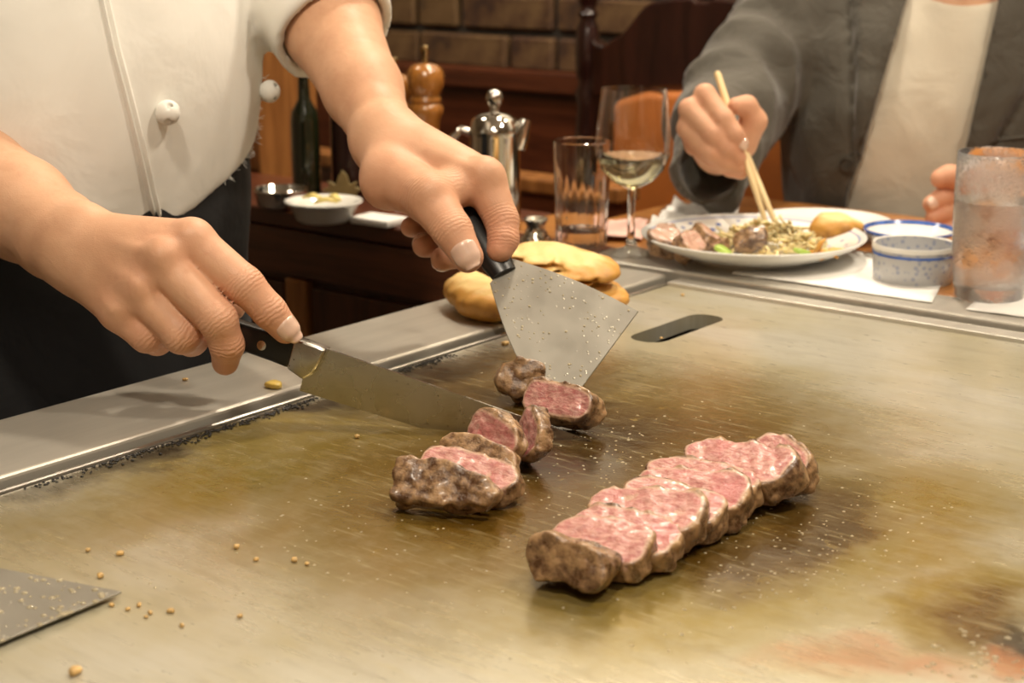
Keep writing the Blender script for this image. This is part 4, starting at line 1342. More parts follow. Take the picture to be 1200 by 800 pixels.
# keep the blade square to the view of its flat: tilt the edge a little towards the camera
side = ax.cross(dn).normalized()
Lb = (tip - k0).length
tilt = -.10
dn2 = (dn * math.cos(tilt) + side * math.sin(tilt)).normalized(); side2 = ax.cross(dn2)
Hb = 60 * 1.106 / FPX
n = 28
prof_e = []
for i in range(n + 1):
    s = i / n
    sp_y = 0.0
    # belly: nearly straight then sweeping up to the point
    e = Hb * (1 - .24 * s) if s < .55 else Hb * (1 - .24 * s) * (1 - ((s - .55) / .45) ** 2.1) ** 1.0
    prof_e.append((s * Lb, max(e, .0004)))
mb = MB()
for i in range(n + 1):
    x, e = prof_e[i]; t = .0016 * (1 - .55 * i / n)
    p_ = k0 + ax * x
    mb.v += [tuple(p_ + side2 * t), tuple(p_ - side2 * t), tuple(p_ + dn2 * e * .55 - side2 * t * .8), tuple(p_ + dn2 * e), tuple(p_ + dn2 * e * .55 + side2 * t * .8)]
for i in range(n):
    a, b = i * 5, (i + 1) * 5
    for k in range(5): mb.f.append((a + k, a + (k + 1) % 5, b + (k + 1) % 5, b + k)); mb.m.append(0)
mb.f += [(0, 1, 2, 3, 4), tuple(n * 5 + k for k in (4, 3, 2, 1, 0))]; mb.m += [0, 0]


def blade_mat():
    t = NT('blade_steel')
    p = t.world(); n1 = t.noise(t.mapping(p, (1, 1, 1)), 30, 3); sp = t.voro(p, 160)
    c = t.mix(t.ramp(sp, .12, .05), t.mix(n1, (.50, .49, .45), (.62, .60, .55)), (.10, .085, .05))
    return t.done(c, t.ramp(n1, .3, .7, .20, .32), 1.0, t.bump(t.noise(t.mapping(p, (1, 1, 60)), 40, 2), .05, .0004))
M['blade'] = blade_mat()
mb.build('blade', M['blade'], kn, smooth=20)
MB().prism([(-.012, -.0005), (.006, -.0008), (.013, .0), (.011, .010), (.008, .020), (.002, .0265), (-.012, .0225)], ax, dn2, side2, k0, -.0072, .0072).build('bolster', M['blade'], kn, bevel=.002, seg=3, smooth=50)
hl = .118
hp = [(-.010, 0), (-.03, .0005), (-.06, .002), (-.095, .003), (-hl, .006), (-hl - .004, .018), (-hl + .004, .030), (-.10, .029), (-.075, .024), (-.045, .0215), (-.025, .0215), (-.010, .022)]
hd = MB().prism(hp, ax, dn2, side2, k0, -.0075, .0075).build('handle', M['blackplastic'], kn, bevel=.003, seg=3, smooth=50)
for s in (-.034, -.068, -.10):
    q_ = k0 + ax * s + dn2 * .012
    mb = MB(); mb.lathe([(0, -.0079), (.0036, -.0079), (.0036, .0079), (0, .0079)], Matrix.Translation(q_) @ side2.to_track_quat('Z', 'Y').to_matrix().to_4x4(), 20)
    mb.build('rivet', M['polish'], hd)

# ------------------------------------------------------------------ spatula in the other hand
sp = empty('griddle_spatula', W(587, 317, 1.20), 'broad trapezoid steel spatula with black handle pressing the meat', 'spatula')
A_, B_, Cc, D_ = W(600, 303, 1.2065), W(748, 365, 1.168), G(652, 491, .001), W(574, 332, 1.194)
nn = ((B_ - A_).cross(D_ - A_)).normalized()
if nn.dot(_F) > 0: nn = -nn
D_ = D_ - nn * (D_ - A_).dot(nn); Cc = Cc - nn * (Cc - A_).dot(nn)


def arc(a, b, bow, n=8):
    m = (b - a); s = m.cross(nn).normalized()
    return [a + m * (i / n) + s * bow * math.sin(math.pi * i / n) for i in range(n)]
outl = arc(A_, B_, -.004) + arc(B_, Cc, 0, 4) + arc(Cc, D_, -.006) + arc(D_, A_, 0, 2)


def spat_mat():
    t = NT('greasy_spatula_steel')
    p = t.world(); n1 = t.noise(p, 30, 4); sp_ = t.voro(p, 210); dr = t.ramp(sp_, .22, .08)
    m_ = t.math('MULTIPLY', dr, t.ramp(t.noise(p, 20, 2), .48, .6))
    c = t.mix(m_, t.mix(n1, (.25, .235, .20), (.33, .31, .265)), (.55, .50, .38))
    return t.done(c, t.ramp(n1, .3, .7, .40, .50), t.ramp(m_, 0, 1, .75, .3), t.bump(m_, .5, .0012))
M['spat'] = spat_mat()
vs = [p_ + nn * .0006 for p_ in outl] + [p_ - nn * .0006 for p_ in outl]; k = len(outl)
mb = MB().add(vs, [tuple(range(k)), tuple(range(2 * k - 1, k - 1, -1))] + [(i, k + i, k + (i + 1) % k, (i + 1) % k) for i in range(k)])
mb.build('blade', M['spat'], sp, bevel=.0003, seg=1)
h0 = (A_ + D_) / 2 + (A_ + D_ - B_ - Cc).normalized() * -.004
h1 = W(548, 252, 1.222); h2 = W(512, 200, 1.258)
wd = (A_ - D_).normalized()
MB().tube([h0, h0.lerp(h1, .2), h0.lerp(h1, .45), h1, h1.lerp(h2, .6), h2], [.0105, .0125, .0115, .012, .013, .011], 18, .62, nn).build('handle', M['blackplastic'], sp, smooth=50)
# ------------------------------------------------------------------ the diner
pc_ = W(1092, 120, 2.02)
diner = empty('person', (pc_.x, pc_.y, 0), 'diner in a grey jacket and cream tee eating with chopsticks', 'person')
fd = Vector((.46, -.89, 0)).normalized(); sd = Vector((0, 0, 1)).cross(fd)     # facing, and the diner's left... (viewer's right)
if sd.dot(_R) < 0: sd = -sd


def Dp(f, s, z): return Vector((pc_.x, pc_.y, Z0 + z)) + fd * f + sd * s
# right hand with chopsticks
dh = dict(
    index=[px(826, 111, 1.665, 13), px(848, 139, 1.650, 12), px(860, 157, 1.650, 11), px(868, 168, 1.655, 9)],
    middle=[px(808, 128, 1.665, 13), px(836, 157, 1.652, 12), px(853, 174, 1.655, 11), px(866, 184, 1.662, 9)],
    ring=[px(806, 150, 1.672, 13), px(832, 177, 1.660, 11.5), px(850, 189, 1.664, 10), px(866, 196, 1.672, 8.5)],
    pinky=[px(814, 170, 1.685, 12), px(838, 188, 1.672, 10), px(855, 198, 1.676, 9), px(868, 203, 1.682, 8)],
    thumb=[px(868, 168, 1.705, 19), px(884, 142, 1.690, 15), px(875, 124, 1.680, 12.5), px(863, 124, 1.672, 10.5)])
dw = px(842, 176, 1.755, 24)
arm = [px(842, 165, 1.90, 34), px(842, 174, 1.82, 28), dw]
palm = [(dw, dh[k][0]) for k in ('index', 'middle', 'ring', 'pinky', 'thumb')] + [(px(845, 165, 1.71, 26), px(835, 140, 1.69, 20))]
dhand1 = build_hand('h', arm, palm, list(dh.values()), h=.0022, kp=.008, kf=.003)
# left hand, loosely closed beside the tumbler
dl = dict(
    thumb=[px(1150, 222, 1.765, 18), px(1128, 208, 1.745, 15), px(1112, 206, 1.742, 13), px(1102, 209, 1.742, 11.5)],
    index=[px(1160, 214, 1.790, 15), px(1128, 226, 1.765, 13.5), px(1104, 232, 1.752, 12), px(1091, 239, 1.750, 10)],
    middle=[px(1162, 234, 1.790, 15), px(1130, 246, 1.768, 13), px(1106, 250, 1.755, 12), px(1094, 255, 1.752, 10)],
    ring=[px(1160, 252, 1.792, 14), px(1130, 264, 1.770, 12), px(1112, 268, 1.758, 11), px(1102, 270, 1.756, 9.5)])
dw2 = px(1205, 240, 1.835, 32)
arm2_ = [px(1300, 250, 1.93, 46), px(1250, 245, 1.88, 38), dw2]
palm2_ = [(dw2, dl[k][0]) for k in dl]
dhand2 = build_hand('h', arm2_, palm2_, list(dl.values()), h=.0022, kp=.008, kf=.003)
bf = Field(np.array(Dp(0, 0, -.30)) - np.array((.36, .36, 0)), np.array(Dp(0, 0, .66)) + np.array((.36, .36, 0)), .008)
bf.seg(Dp(0, 0, -.25), Dp(0, 0, .18), .13, .15, 0, (tuple(fd), .62)); bf.seg(Dp(0, -.16, .235), Dp(0, .16, .235), .055, .055, .03)
nk = W(1122, -60, 1.97)
bf.seg(Dp(.0, .02, .22), Dp(.03, .03, .42), .058, .056, .03)
head_parts(bf, Dp(.06, .03, .48), fd + Vector((0, 0, -.35)))
vb, qb = bf.arrays()
# neck base visible above the tee: keep the plain skin
dbody = body_obj([dhand1, dhand2, (vb, qb, None)], diner)
nail(dbody, dh['index'], toC + _R * .3, .011, 58, .6)
nail(dbody, dl['index'], toC - _U * .1, .011, 58, .6)
hf = Field(np.array(Dp(.03, .03, .38)) - .16, np.array(Dp(.03, .03, .62)) + .16, .008)
hf.ell(Dp(.045, .03, .515), (.115, .092, .108), 0, [tuple(fd), tuple(sd), (0, 0, 1)]); hf.plane(Dp(.06, .03, .52), fd * .6 + Vector((0, 0, -.8)), .01)
v, q = hf.arrays(); link('hair', np_mesh('hair', v, q), M['hair'], diner)


def pix_grid(F_):
    sl, X, Y, Zq = F_.block(F_.lo, F_.lo + F_.h * F_.n)
    dx, dy, dz = X - _C.x, Y - _C.y, Zq - _C.z
    dep = dx * _F.x + dy * _F.y + dz * _F.z
    u = 600 + FPX * (dx * _R.x + dy * _R.y + dz * _R.z) / dep
    w = 400 - FPX * (dx * _U.x + dy * _U.y + dz * _U.z) / dep
    return u, w, dep


def poly_sdf(u, w, poly):
    """signed distance (photo units) to a polygon, negative inside"""
    d = np.full(np.broadcast(u, w).shape, 1e9, dtype=np.float32); ins = np.zeros(d.shape, dtype=bool)
    n_ = len(poly)
    for i in range(n_):
        ax_, ay = poly[i]; bx, by = poly[(i + 1) % n_]
        ex, ey = bx - ax_, by - ay
        t = np.clip(((u - ax_) * ex + (w - ay) * ey) / (ex * ex + ey * ey), 0, 1)
        d = np.minimum(d, np.hypot(u - ax_ - t * ex, w - ay - t * ey))
        c_ = (ay > w) != (by > w)
        with np.errstate(divide='ignore', invalid='ignore'):
            xs = ax_ + (w - ay) * ex / (ey if abs(ey) > 1e-9 else 1e-9)
        ins ^= c_ & (u < xs)
    return np.where(ins, -d, d)

# --- grey jacket
sh = W(952, 8, 1.99)
gj = Field(np.array(Dp(0, 0, -.28)) - np.array((.42, .46, 0)), np.array(Dp(0, 0, .36)) + np.array((.42, .30, 0)), .006)
gj.seg(Dp(0, 0, -.26), Dp(.0, 0, .16), .180, .185, 0, (tuple(fd), .66))
gj.ell(Dp(.02, 0, .10), (.125, .185, .17), .05, [tuple(fd), tuple(sd), (0, 0, 1)])
gj.seg(Dp(-.01, -.165, .235), Dp(-.01, .165, .235), .074, .074, .06)
# arm on the chopstick side
sa = [(Dp(-.01, -.185, .225), .076), px(872, 100, 1.985, 62), px(846, 150, 1.90, 56), px(834, 190, 1.81, 46), px(830, 198, 1.765, 42)]
ga = gj.like(); ga.chain([p for p, r in sa], [r for p, r in sa], .02)
for (a, b, r) in () and ((W(870, 60, 1.915), W(910, 150, 1.905), .010), (W(825, 112, 1.885), W(895, 150, 1.875), .009), (W(850, 85, 1.92), W(912, 95, 1.92), .009), (W(880, 30, 1.925), W(925, 70, 1.92), .010), (W(806, 140, 1.83), W(830, 90, 1.86), .006)): ga.seg(a, b, r, r, .010, None, True)
_ax = (sa[3][0] - sa[0][0]).normalized()
_sl, _X, _Y, _Z = ga.block(ga.lo, ga.lo + ga.h * ga.n)
_t = _X * _ax.x + _Y * _ax.y + _Z * _ax.z; _o = _X * sd.x + _Y * sd.y - _Z * .6
ga.D += (.0085 * np.abs(np.sin(_t * 46 + 2.2 * np.sin(_o * 17 + 1) + .8 * np.sin(_t * 23)))).astype(np.float32) - .004
ga.waves(.0050, 52, 8, 31, (1, 1, 1.6)); gj.join(ga, .006)
sb_ = [(Dp(-.01, .185, .225), .076), px(1290, 120, 2.02, 62), px(1305, 245, 1.945, 56), px(1262, 246, 1.895, 46)]
gb = gj.like(); gb.chain([p for p, r in sb_], [r for p, r in sb_], .02); gj.join(gb, .012)
gj.waves(.0050, 34, 9, 15, (1, 1, .45)); gj.waves(.0016, 90, 8, 16)
u, w, dep = pix_grid(gj)
cd = (Vector((pc_.x, pc_.y, Z0 + .1)) - _C).dot(_F)
front = dep < cd + .0
lap1 = [(994, -60), (1070, -60), (1062, 0), (1034, 95), (1019, 150), (1004, 190), (1006, 150), (1004, 100), (998, 30)]
lap2 = [(1182, -60), (1262, -60), (1240, 0), (1205, 105), (1165, 165), (1132, 196), (1134, 150), (1150, 90), (1170, 0)]
for lp in (lap1, lap2):
    s_ = poly_sdf(u, w, lp)
    gj.D = np.where(front, gj.D - .0075 * np.clip(-s_ / 3.0, 0, 1) + .010 * np.exp(-((s_ - 3.5) / 3.0) ** 2), gj.D).astype(np.float32)
opening = [(1075, -80), (1062, 0), (1034, 95), (1019, 150), (1010, 185), (995, 220), (988, 262), (975, 330), (1150, 330), (1140, 262), (1128, 190), (1150, 90), (1170, 0), (1178, -80)]
s_ = poly_sdf(u, w, opening) * (2.0 / FPX)
ins = np.maximum(s_, (dep - cd - .02)).astype(np.float32)
gj.D = np.maximum(gj.D, -ins)
# hollow cuff on the chopstick arm
c0, c1 = sa[-2][0], sa[-1][0]; dc = (c1 - c0).normalized()
cut = gj.like(); cut.seg(c1 - dc * .035, c1 + dc * .09, sa[-1][1] - .005, sa[-1][1] - .003); gj.cut(cut, .002)
sl_, X_, Y_, Zq = gj.block(np.array(c1) - .06, np.array(c1) + .06)
dd = (X_ - c1.x) * dc.x + (Y_ - c1.y) * dc.y + (Zq - c1.z) * dc.z
gj.put(sl_, (-dd).astype(np.float32), .002, True)
gj.plane(Dp(0, 0, -.26), (0, 0, -1))
v, q = gj.arrays(); v = relax(v, q, 1, .5)
gjo = link('jacket', np_mesh('jacket', v, q), M['greyjacket'], diner)
gbv = BVHTree.FromPolygons([tuple(x) for x in v], [tuple(x) for x in q])
M['hornbutton'] = pm('dark_horn_button', (.035, .028, .02), .3, 0, .3, 200)
p_, nn_ = hit(gbv, 993, 193)
if p_ is not None:
    o = MB().lathe([(0, -.001), (.0095, -.001), (.0105, .001), (.0095, .003), (.0070, .0032), (.0060, .0020), (0, .0020)], Matrix.Translation(p_ + nn_ * .001) @ nn_.to_track_quat('Z', 'Y').to_matrix().to_4x4(), 28).build('button', M['hornbutton'], gjo, smooth=40)
    for a in range(4):
        q_ = p_ + nn_ * .003 + (nn_.orthogonal().normalized() * math.cos(a * 1.57) + nn_.cross(nn_.orthogonal().normalized()) * math.sin(a * 1.57)) * .0022
        MB().lathe([(0, -.0006), (.0009, -.0006), (.0009, .0006), (0, .0006)], Matrix.Translation(q_) @ nn_.to_track_quat('Z', 'Y').to_matrix().to_4x4(), 10).build('thread_hole', M['black'], o)
strip(gbv, [(1160, 162), (1178, 160), (1196, 158), (1215, 157)], [(1160, 168), (1178, 166), (1196, 164), (1215, 163)], 16, [-.002, .0022, .0026, .0022, -.002], 'pocket_welt', M['greyjacket'], gjo)
strip(gbv, [(992, -30), (996, 0), (1001, 50), (1003, 100), (1003, 150), (1000, 186)], [(1066, -30), (1058, 0), (1045, 45), (1030, 95), (1014, 150), (1004, 186)], 40, [-.004, .0050, .0062, .0060, .0055, .0055, .0055, .0050], 'lapel', M['greyjacket'], gjo)
strip(gbv, [(1252, -30), (1240, 0), (1222, 52), (1204, 105), (1166, 165), (1140, 188)], [(1180, -30), (1174, 0), (1164, 45), (1155, 90), (1140, 150), (1134, 186)], 40, [-.004, .0050, .0062, .0060, .0055, .0055, .0055, .0050], 'lapel', M['greyjacket'], gjo)
# --- cream tee
tf_ = Field(np.array(Dp(0, 0, -.28)) - np.array((.26, .26, 0)), np.array(Dp(0, 0, .34)) + np.array((.26, .26, 0)), .006)
tf_.seg(Dp(0, 0, -.26), Dp(0, 0, .16), .165, .170, 0, (tuple(fd), .62)); tf_.ell(Dp(.018, 0, .10), (.112, .165, .16), .05, [tuple(fd), tuple(sd), (0, 0, 1)])
tf_.seg(Dp(-.01, -.12, .235), Dp(-.01, .12, .235), .060, .060, .06)
tf_.waves(.0032, 30, 9, 25, (1, 1, .7)); tf_.waves(.0010, 90, 8, 26)
nc = W(1125, -22, 1.9); tf_.ell(Dp(.05, .025, .31), (.085, .080, .058), .006, [tuple(fd), tuple(sd), (0, 0, 1)], True)
tf_.plane(Dp(0, 0, -.25), (0, 0, -1))
v, q = tf_.arrays(); v = relax(v, q, 1, .5)
link('tee_shirt', np_mesh('tee_shirt', v, q), M['tee'], diner)
# --- seated legs
lf_ = Field(np.array(Dp(0, 0, 0)) * np.array((1, 1, 0)) - np.array((.42, .52, -.02)), np.array(Dp(0, 0, 0)) * np.array((1, 1, 0)) + np.array((.42, .42, .62)), .012)
for s in (-.09, .09):
    a = Dp(0, s, 0); a.z = .54; b = Dp(.36, s * 1.2, 0); b.z = .53; e = Dp(.30, s * 1.2, 0); e.z = .08
    lf_.seg(a, b, .085, .062, .03); lf_.seg(b, e, .060, .045, .03)
v, q = lf_.arrays(); link('trousers', np_mesh('trousers', v, q), M['trouser'], diner)
for s in (-.09, .09):
    a = Dp(.27, s * 1.2, 0); b = Dp(.43, s * 1.3, 0)
    ff = Field((min(a.x, b.x) - .07, min(a.y, b.y) - .07, -.03), (max(a.x, b.x) + .07, max(a.y, b.y) + .07, .14), .007)
    ff.seg((a.x, a.y, .05), (b.x, b.y, .035), .046, .038); ff.plane((0, 0, 0), (0, 0, -1))
    v, q = ff.arrays(); link('shoe', np_mesh('shoe', v, q), M['shoe'], diner)

# the chair the diner sits on
ch2 = copy_tree(chair)
ch2.location = Dp(-.05, .10, -Z0)
ch2.rotation_euler = (0, 0, math.atan2(fd.y, fd.x) + math.pi / 2)
tag(ch2, 'dark carved chair the diner in the grey jacket sits on', 'chair', 'dark carved dining chairs')
# ------------------------------------------------------------------ sliced meat on the griddle
def meat_mat():
    t = NT('seared_beef')
    p = t.pos()
    rim = t.attr('rim'); oi = t.node('ShaderNodeObjectInfo').outputs['Random']
    off = t.node('ShaderNodeVectorMath', operation='ADD'); t.l.new(p, off.inputs[0])
    cmb = t.node('ShaderNodeCombineXYZ'); t.set(cmb.inputs[0], oi); t.set(cmb.inputs[1], oi); t.l.new(cmb.outputs[0], off.inputs[1])
    q = off.outputs[0]
    fib = t.noise(t.mapping(q, (90, 260, 120)), 2.0, 4, .6, .4)
    mot = t.noise(q, 150, 5, .65); big = t.noise(q, 32, 3)
    pink = t.mix(t.ramp(fib, .35, .65), (.42, .150, .135), (.60, .33, .275))
    pink = t.mix(t.math('MULTIPLY', t.ramp(big, .50, .68), .6), pink, (.46, .12, .12))
    grey = t.mix(mot, (.42, .235, .165), (.60, .39, .28))
    crust = t.mix(t.ramp(t.math('ADD', t.math('MULTIPLY', mot, .6), t.math('MULTIPLY', big, .4)), .38, .62), (.085, .038, .016), (.42, .255, .125))
    crust = t.mix(t.ramp(fib, .66, .8), crust, (.58, .43, .25))
    r2 = t.math('ADD', rim, t.math('MULTIPLY', t.math('SUBTRACT', mot, .5), .35))
    c = t.mix(t.ramp(r2, .18, .45), pink, grey)
    c = t.mix(t.ramp(r2, .55, .85), c, crust)
    fine = t.noise(q, 420, 3, .6); b1 = t.bump(fib, .4, .0010); b2 = t.bump(mot, .6, .0018, b1); b2 = t.bump(fine, .5, .0008, b2)
    return t.done(c, t.ramp(mot, .3, .7, .22, .48), 0, b2, Subsurface_Weight=.10, Subsurface_Radius=(.006, .002, .0015), Coat_Weight=.35, Coat_Roughness=.18)
M['meat'] = meat_mat()


def slice_mesh(L, Wd, T, seed, cut=(1, 1), taper=.25, bend=.0, h=.0012, lump_=.0016, allcrust=0.0, wedge=0.0):
    """slab with cut faces at +z and -z (cut flags) and crust round the outline; local x along the slice"""
    m = .007
    f = Field((-L / 2 - m, -Wd / 2 - m, -T / 2 - m), (L / 2 + m, Wd / 2 + m, T / 2 + m), h)
    sl, X, Y, Z_ = f.block(f.lo, f.lo + f.h * f.n)
    rg = np.random.default_rng(seed)
    y0 = bend * (X / (L / 2)) ** 2 * Wd
    hw = Wd / 2 * (1 - taper * np.clip(X / (L / 2), -1, 1) * (1 if seed % 2 else -1) * .5 - .28 * np.abs(X / (L / 2)) ** 3)
    rr_ = min(Wd, L) * .34
    ax_ = np.abs(X) - (L / 2 - rr_); ay = np.abs(Y - y0) - (hw - rr_)
    d2 = np.hypot(np.maximum(ax_, 0), np.maximum(ay, 0)) + np.minimum(np.maximum(ax_, ay), 0) - rr_
    s = 0
    for i in range(10):
        v = rg.normal(size=3); v /= np.linalg.norm(v); v *= 190 * rg.uniform(.5, 2); s = s + np.sin(X * v[0] + Y * v[1] + Z_ * v[2] + rg.uniform(0, 6.28))
    s3 = 0
    for i in range(12):
        v = rg.normal(size=3); v /= np.linalg.norm(v); v *= 620 * rg.uniform(.6, 1.6); s3 = s3 + np.sin(X * v[0] + Y * v[1] + Z_ * v[2] + rg.uniform(0, 6.28))
    d2 = d2 + s * lump_ / 3.2 + s3 * .0005 / 2.4
    tz = T / 2 * (1 + wedge * Y / (Wd / 2))
    d3 = np.abs(Z_) - tz + s * .0005 / 2 + s3 * .00035 / 2.4
    k = .0024
    hh = np.clip(.5 - .5 * (d2 - d3) / k, 0, 1)
    f.D = (d2 * (1 - hh) + d3 * hh + k * hh * (1 - hh)).astype(np.float32)
    v, q = f.arrays(); v = relax(v, q, 1, .3)
    me = np_mesh('meat_slice', v, q)
    x, y, z = v.T
    y0 = bend * (x / (L / 2)) ** 2 * Wd
    hw = Wd / 2 * (1 - taper * np.clip(x / (L / 2), -1, 1) * (1 if seed % 2 else -1) * .5 - .28 * np.abs(x / (L / 2)) ** 3)
    a, b = np.abs(x) - (L / 2 - rr_), np.abs(y - y0) - (hw - rr_)
    d = np.hypot(np.maximum(a, 0), np.maximum(b, 0)) + np.minimum(np.maximum(a, b), 0) - rr_
    tz = T / 2 * (1 + wedge * y / (Wd / 2))
    rim = np.clip(1 + (d + .0005) / .0048, 0, 1) ** 1.4
    rim = np.maximum(rim, np.clip((tz - np.abs(z) - .0006) / .0025, 0, 1) * .62 + np.clip((tz - np.abs(z) - .0006) / .0025, 0, 1) * .25 * (vnoise(v, 260, seed) > -.2))
    if not cut[0]: rim = np.maximum(rim, np.clip((z - tz * .6) / .002, 0, 1) * .95)
    if not cut[1]: rim = np.maximum(rim, np.clip((-z - tz * .6) / .002, 0, 1) * .95)
    rim = np.maximum(rim, allcrust)
    attr(me, 'rim', np.clip(rim, 0, 1))
    me.materials.append(M['meat'])
    return me


def put_slice(px_, py_, z, yaw, tilt, roll, L, Wd, T, seed, label, group, **kw):
    """centre seen at photo (px_,py_) at height z; yaw about z, tilt leans the cut face towards -y"""
    me = slice_mesh(L, Wd, T, seed, **kw)
    o = bpy.data.objects.new('meat_slice', me); COL.objects.link(o)
    Mx = Matrix.Rotation(yaw, 4, 'Z') @ Matrix.Rotation(tilt, 4, 'X') @ Matrix.Rotation(roll, 4, 'Y')
    o.rotation_euler = Mx.to_euler()
    co = np.empty(len(me.vertices) * 3, dtype=np.float32); me.vertices.foreach_get('co', co); co = co.reshape(-1, 3)
    zmin = (co @ np.array(Mx.to_3x3()).T)[:, 2].min()
    p = G(px_, py_, z)
    o.location = Vector((p.x, p.y, Z0 - zmin + .0002)) if z is not None else p
    return tag(o, label, 'meat', group)
R_ = math.radians
gl = 'beef slices of the row at the right'
row = [  # photo centre, height of centre, yaw, tilt, roll, length, width, thickness
    (705, 646, .012, 14, 22, 0, .060, .034, .0165, 'pink beef slice second from the near end of the right row'),
    (733, 630, .013, 2, 17, 3, .068, .033, .0160, 'pink beef slice third from the near end of the right row'),
    (756, 611, .013, 10, 22, -2, .072, .036, .0175, 'long pink beef slice fourth from the near end of the right row'),
    (788, 598, .013, 1, 17, 4, .066, .033, .0160, 'pink beef slice fifth from the near end of the right row'),
    (811, 582, .014, 8, 23, -2, .074, .034, .0170, 'pink beef slice sixth from the near end of the right row'),
    (822, 566, .014, -4, 18, -3, .082, .033, .0155, 'long flat pink beef slice third from the far end of the right row'),
    (867, 552, .015, -9, 24, -5, .086, .036, .0190, 'long reddish beef slice second from the far end of the right row')]
for i, (x, y, z, yw, tl, rl, L, Wd, T, lab) in enumerate(row):
    put_slice(x, y, z, R_(yw), R_(tl), R_(rl), L, Wd, T, 2 * i + 3, lab, gl, taper=-.45)
put_slice(672, 667, .011, R_(10), R_(74), 0, .050, .025, .024, 51, 'browned seared end piece nearest the camera in the right row', gl, cut=(0, 1), taper=.1, allcrust=.72)
put_slice(917, 549, .014, R_(-30), R_(36), R_(10), .050, .032, .016, 53, 'rounded end slice farthest along the right row', gl, taper=.1)
g2 = 'beef pieces being cut at the left'
put_slice(528, 582, .011, R_(14), R_(50), R_(6), .072, .026, .016, 61, 'large seared beef piece nearest the camera in the left cluster', g2, cut=(0, 1), taper=.8, allcrust=.50)
put_slice(550, 562, .012, R_(8), R_(26), R_(5), .070, .030, .014, 63, 'bright pink beef slice behind the large seared piece', g2, taper=.1)
put_slice(562, 542, .012, R_(6), R_(50), R_(4), .060, .027, .012, 65, 'browned beef slice edge between two pink slices in the left cluster', g2, cut=(0, 1), taper=.2, allcrust=.45)
a_ = put_slice(583, 527, .014, R_(-10), R_(60), R_(-6), .058, .032, .013, 67, 'pale triangular beef slice leaning at the back of the left cluster', g2, taper=.6)
b_ = put_slice(626, 519, .014, R_(-48), R_(66), R_(12), .044, .032, .012, 69, 'upright beef slice standing against the knife blade', g2, taper=.6)
c_ = put_slice(657, 486, .012, R_(2), R_(56), 0, .060, .027, .020, 71, 'pink beef slice between knife and spatula', g2, taper=.15)
d_ = put_slice(611, 452, .014, R_(40), R_(70), 0, .038, .028, .024, 73, 'dark browned beef chunk behind the spatula edge', g2, cut=(0, 0), taper=.1, allcrust=.85)
# the knife has parted these pieces: none may pass through its blade
kn_n = side2 if side2.dot(toC) > 0 else -side2                     # normal of the blade, towards the camera
kh = Vector((kn_n.x, kn_n.y, 0)).normalized()


def clear_blade(o, near):
    co = np.empty(len(o.data.vertices) * 3, dtype=np.float32); o.data.vertices.foreach_get('co', co)
    w = co.reshape(-1, 3) @ np.array(o.rotation_euler.to_matrix()).T + np.array(o.location)
    s = (w - np.array(k0)) @ np.array(kn_n)
    t = (w - np.array(k0)) @ np.array(ax)
    s = s[t < Lb + .004]
    if not len(s): return
    g_ = .0022
    if near and s.min() < g_: o.location += kh * (g_ - s.min())
    if not near and s.max() > -g_: o.location += kh * (-g_ - s.max())
for o, nr_ in ((a_, True), (b_, True), (c_, False), (d_, False)): clear_blade(o, nr_)

# beef cubes served on the blue and white plate
for i, (x, y, z, dim, lab) in enumerate(((780, 283, .018, (.036, .028, .024), 'browned beef cube at the left rim of the blue and white plate'),
                                        (806, 289, .016, (.034, .028, .022), 'pinkish beef cube beside the left rim cube on the plate'),
                                        (826, 281, .020, (.034, .026, .022), 'browned beef cube behind the pinkish cube on the plate'),
                                        (880, 281, .026, (.034, .022, .018), 'browned beef cube at the back of the fried vegetables'),
                                        (846, 290, .016, (.022, .018, .014), 'small browned beef piece against the cabbage heap'))):
    me = slice_mesh(*dim, 81 + 2 * i, cut=(1, 0), taper=.2, allcrust=(.40 if i == 1 else .62), lump_=.0022, h=.0016)
    me.name = 'beef_cube'
    thing_mesh('beef_cube', me, G(x, y, .008 + z + .006), lab, 'meat', 'beef cubes on the plate', (.5 + .3 * (i % 2), .2 - .2 * (i % 3), i * 1.1 + .4))

# ------------------------------------------------------------------ second spatula lying at the left edge
s2 = empty('griddle_spatula', G(60, 700, 0), 'second greasy spatula blade lying flat at the lower left corner', 'spatula')
pts = [G(143, 694, .003), G(-10, 757, .003), G(-150, 730, .006), G(-60, 655, .012)]
cn = ((pts[1] - pts[0]).cross(pts[3] - pts[0])).normalized()
if cn.z < 0: cn = -cn
pts[2] = pts[2] - cn * (pts[2] - pts[0]).dot(cn)
mb = MB().add([p - cn * .0008 for p in pts] + [p + cn * .0008 for p in pts], [(3, 2, 1, 0), (4, 5, 6, 7)] + [(i, (i + 1) % 4, 4 + (i + 1) % 4, 4 + i) for i in range(4)])
mb.build('blade', M['spat'], s2, bevel=.0004, seg=1)
hb = (pts[2] + pts[3]) / 2; hd_ = (hb - (pts[0] + pts[1]) / 2).normalized()
MB().tube([hb - hd_ * .01, hb + hd_ * .05 + Vector((0, 0, .012)), hb + hd_ * .16 + Vector((0, 0, .03))], [.011, .012, .012], 14, .6).build('handle', M['blackplastic'], s2, smooth=50)

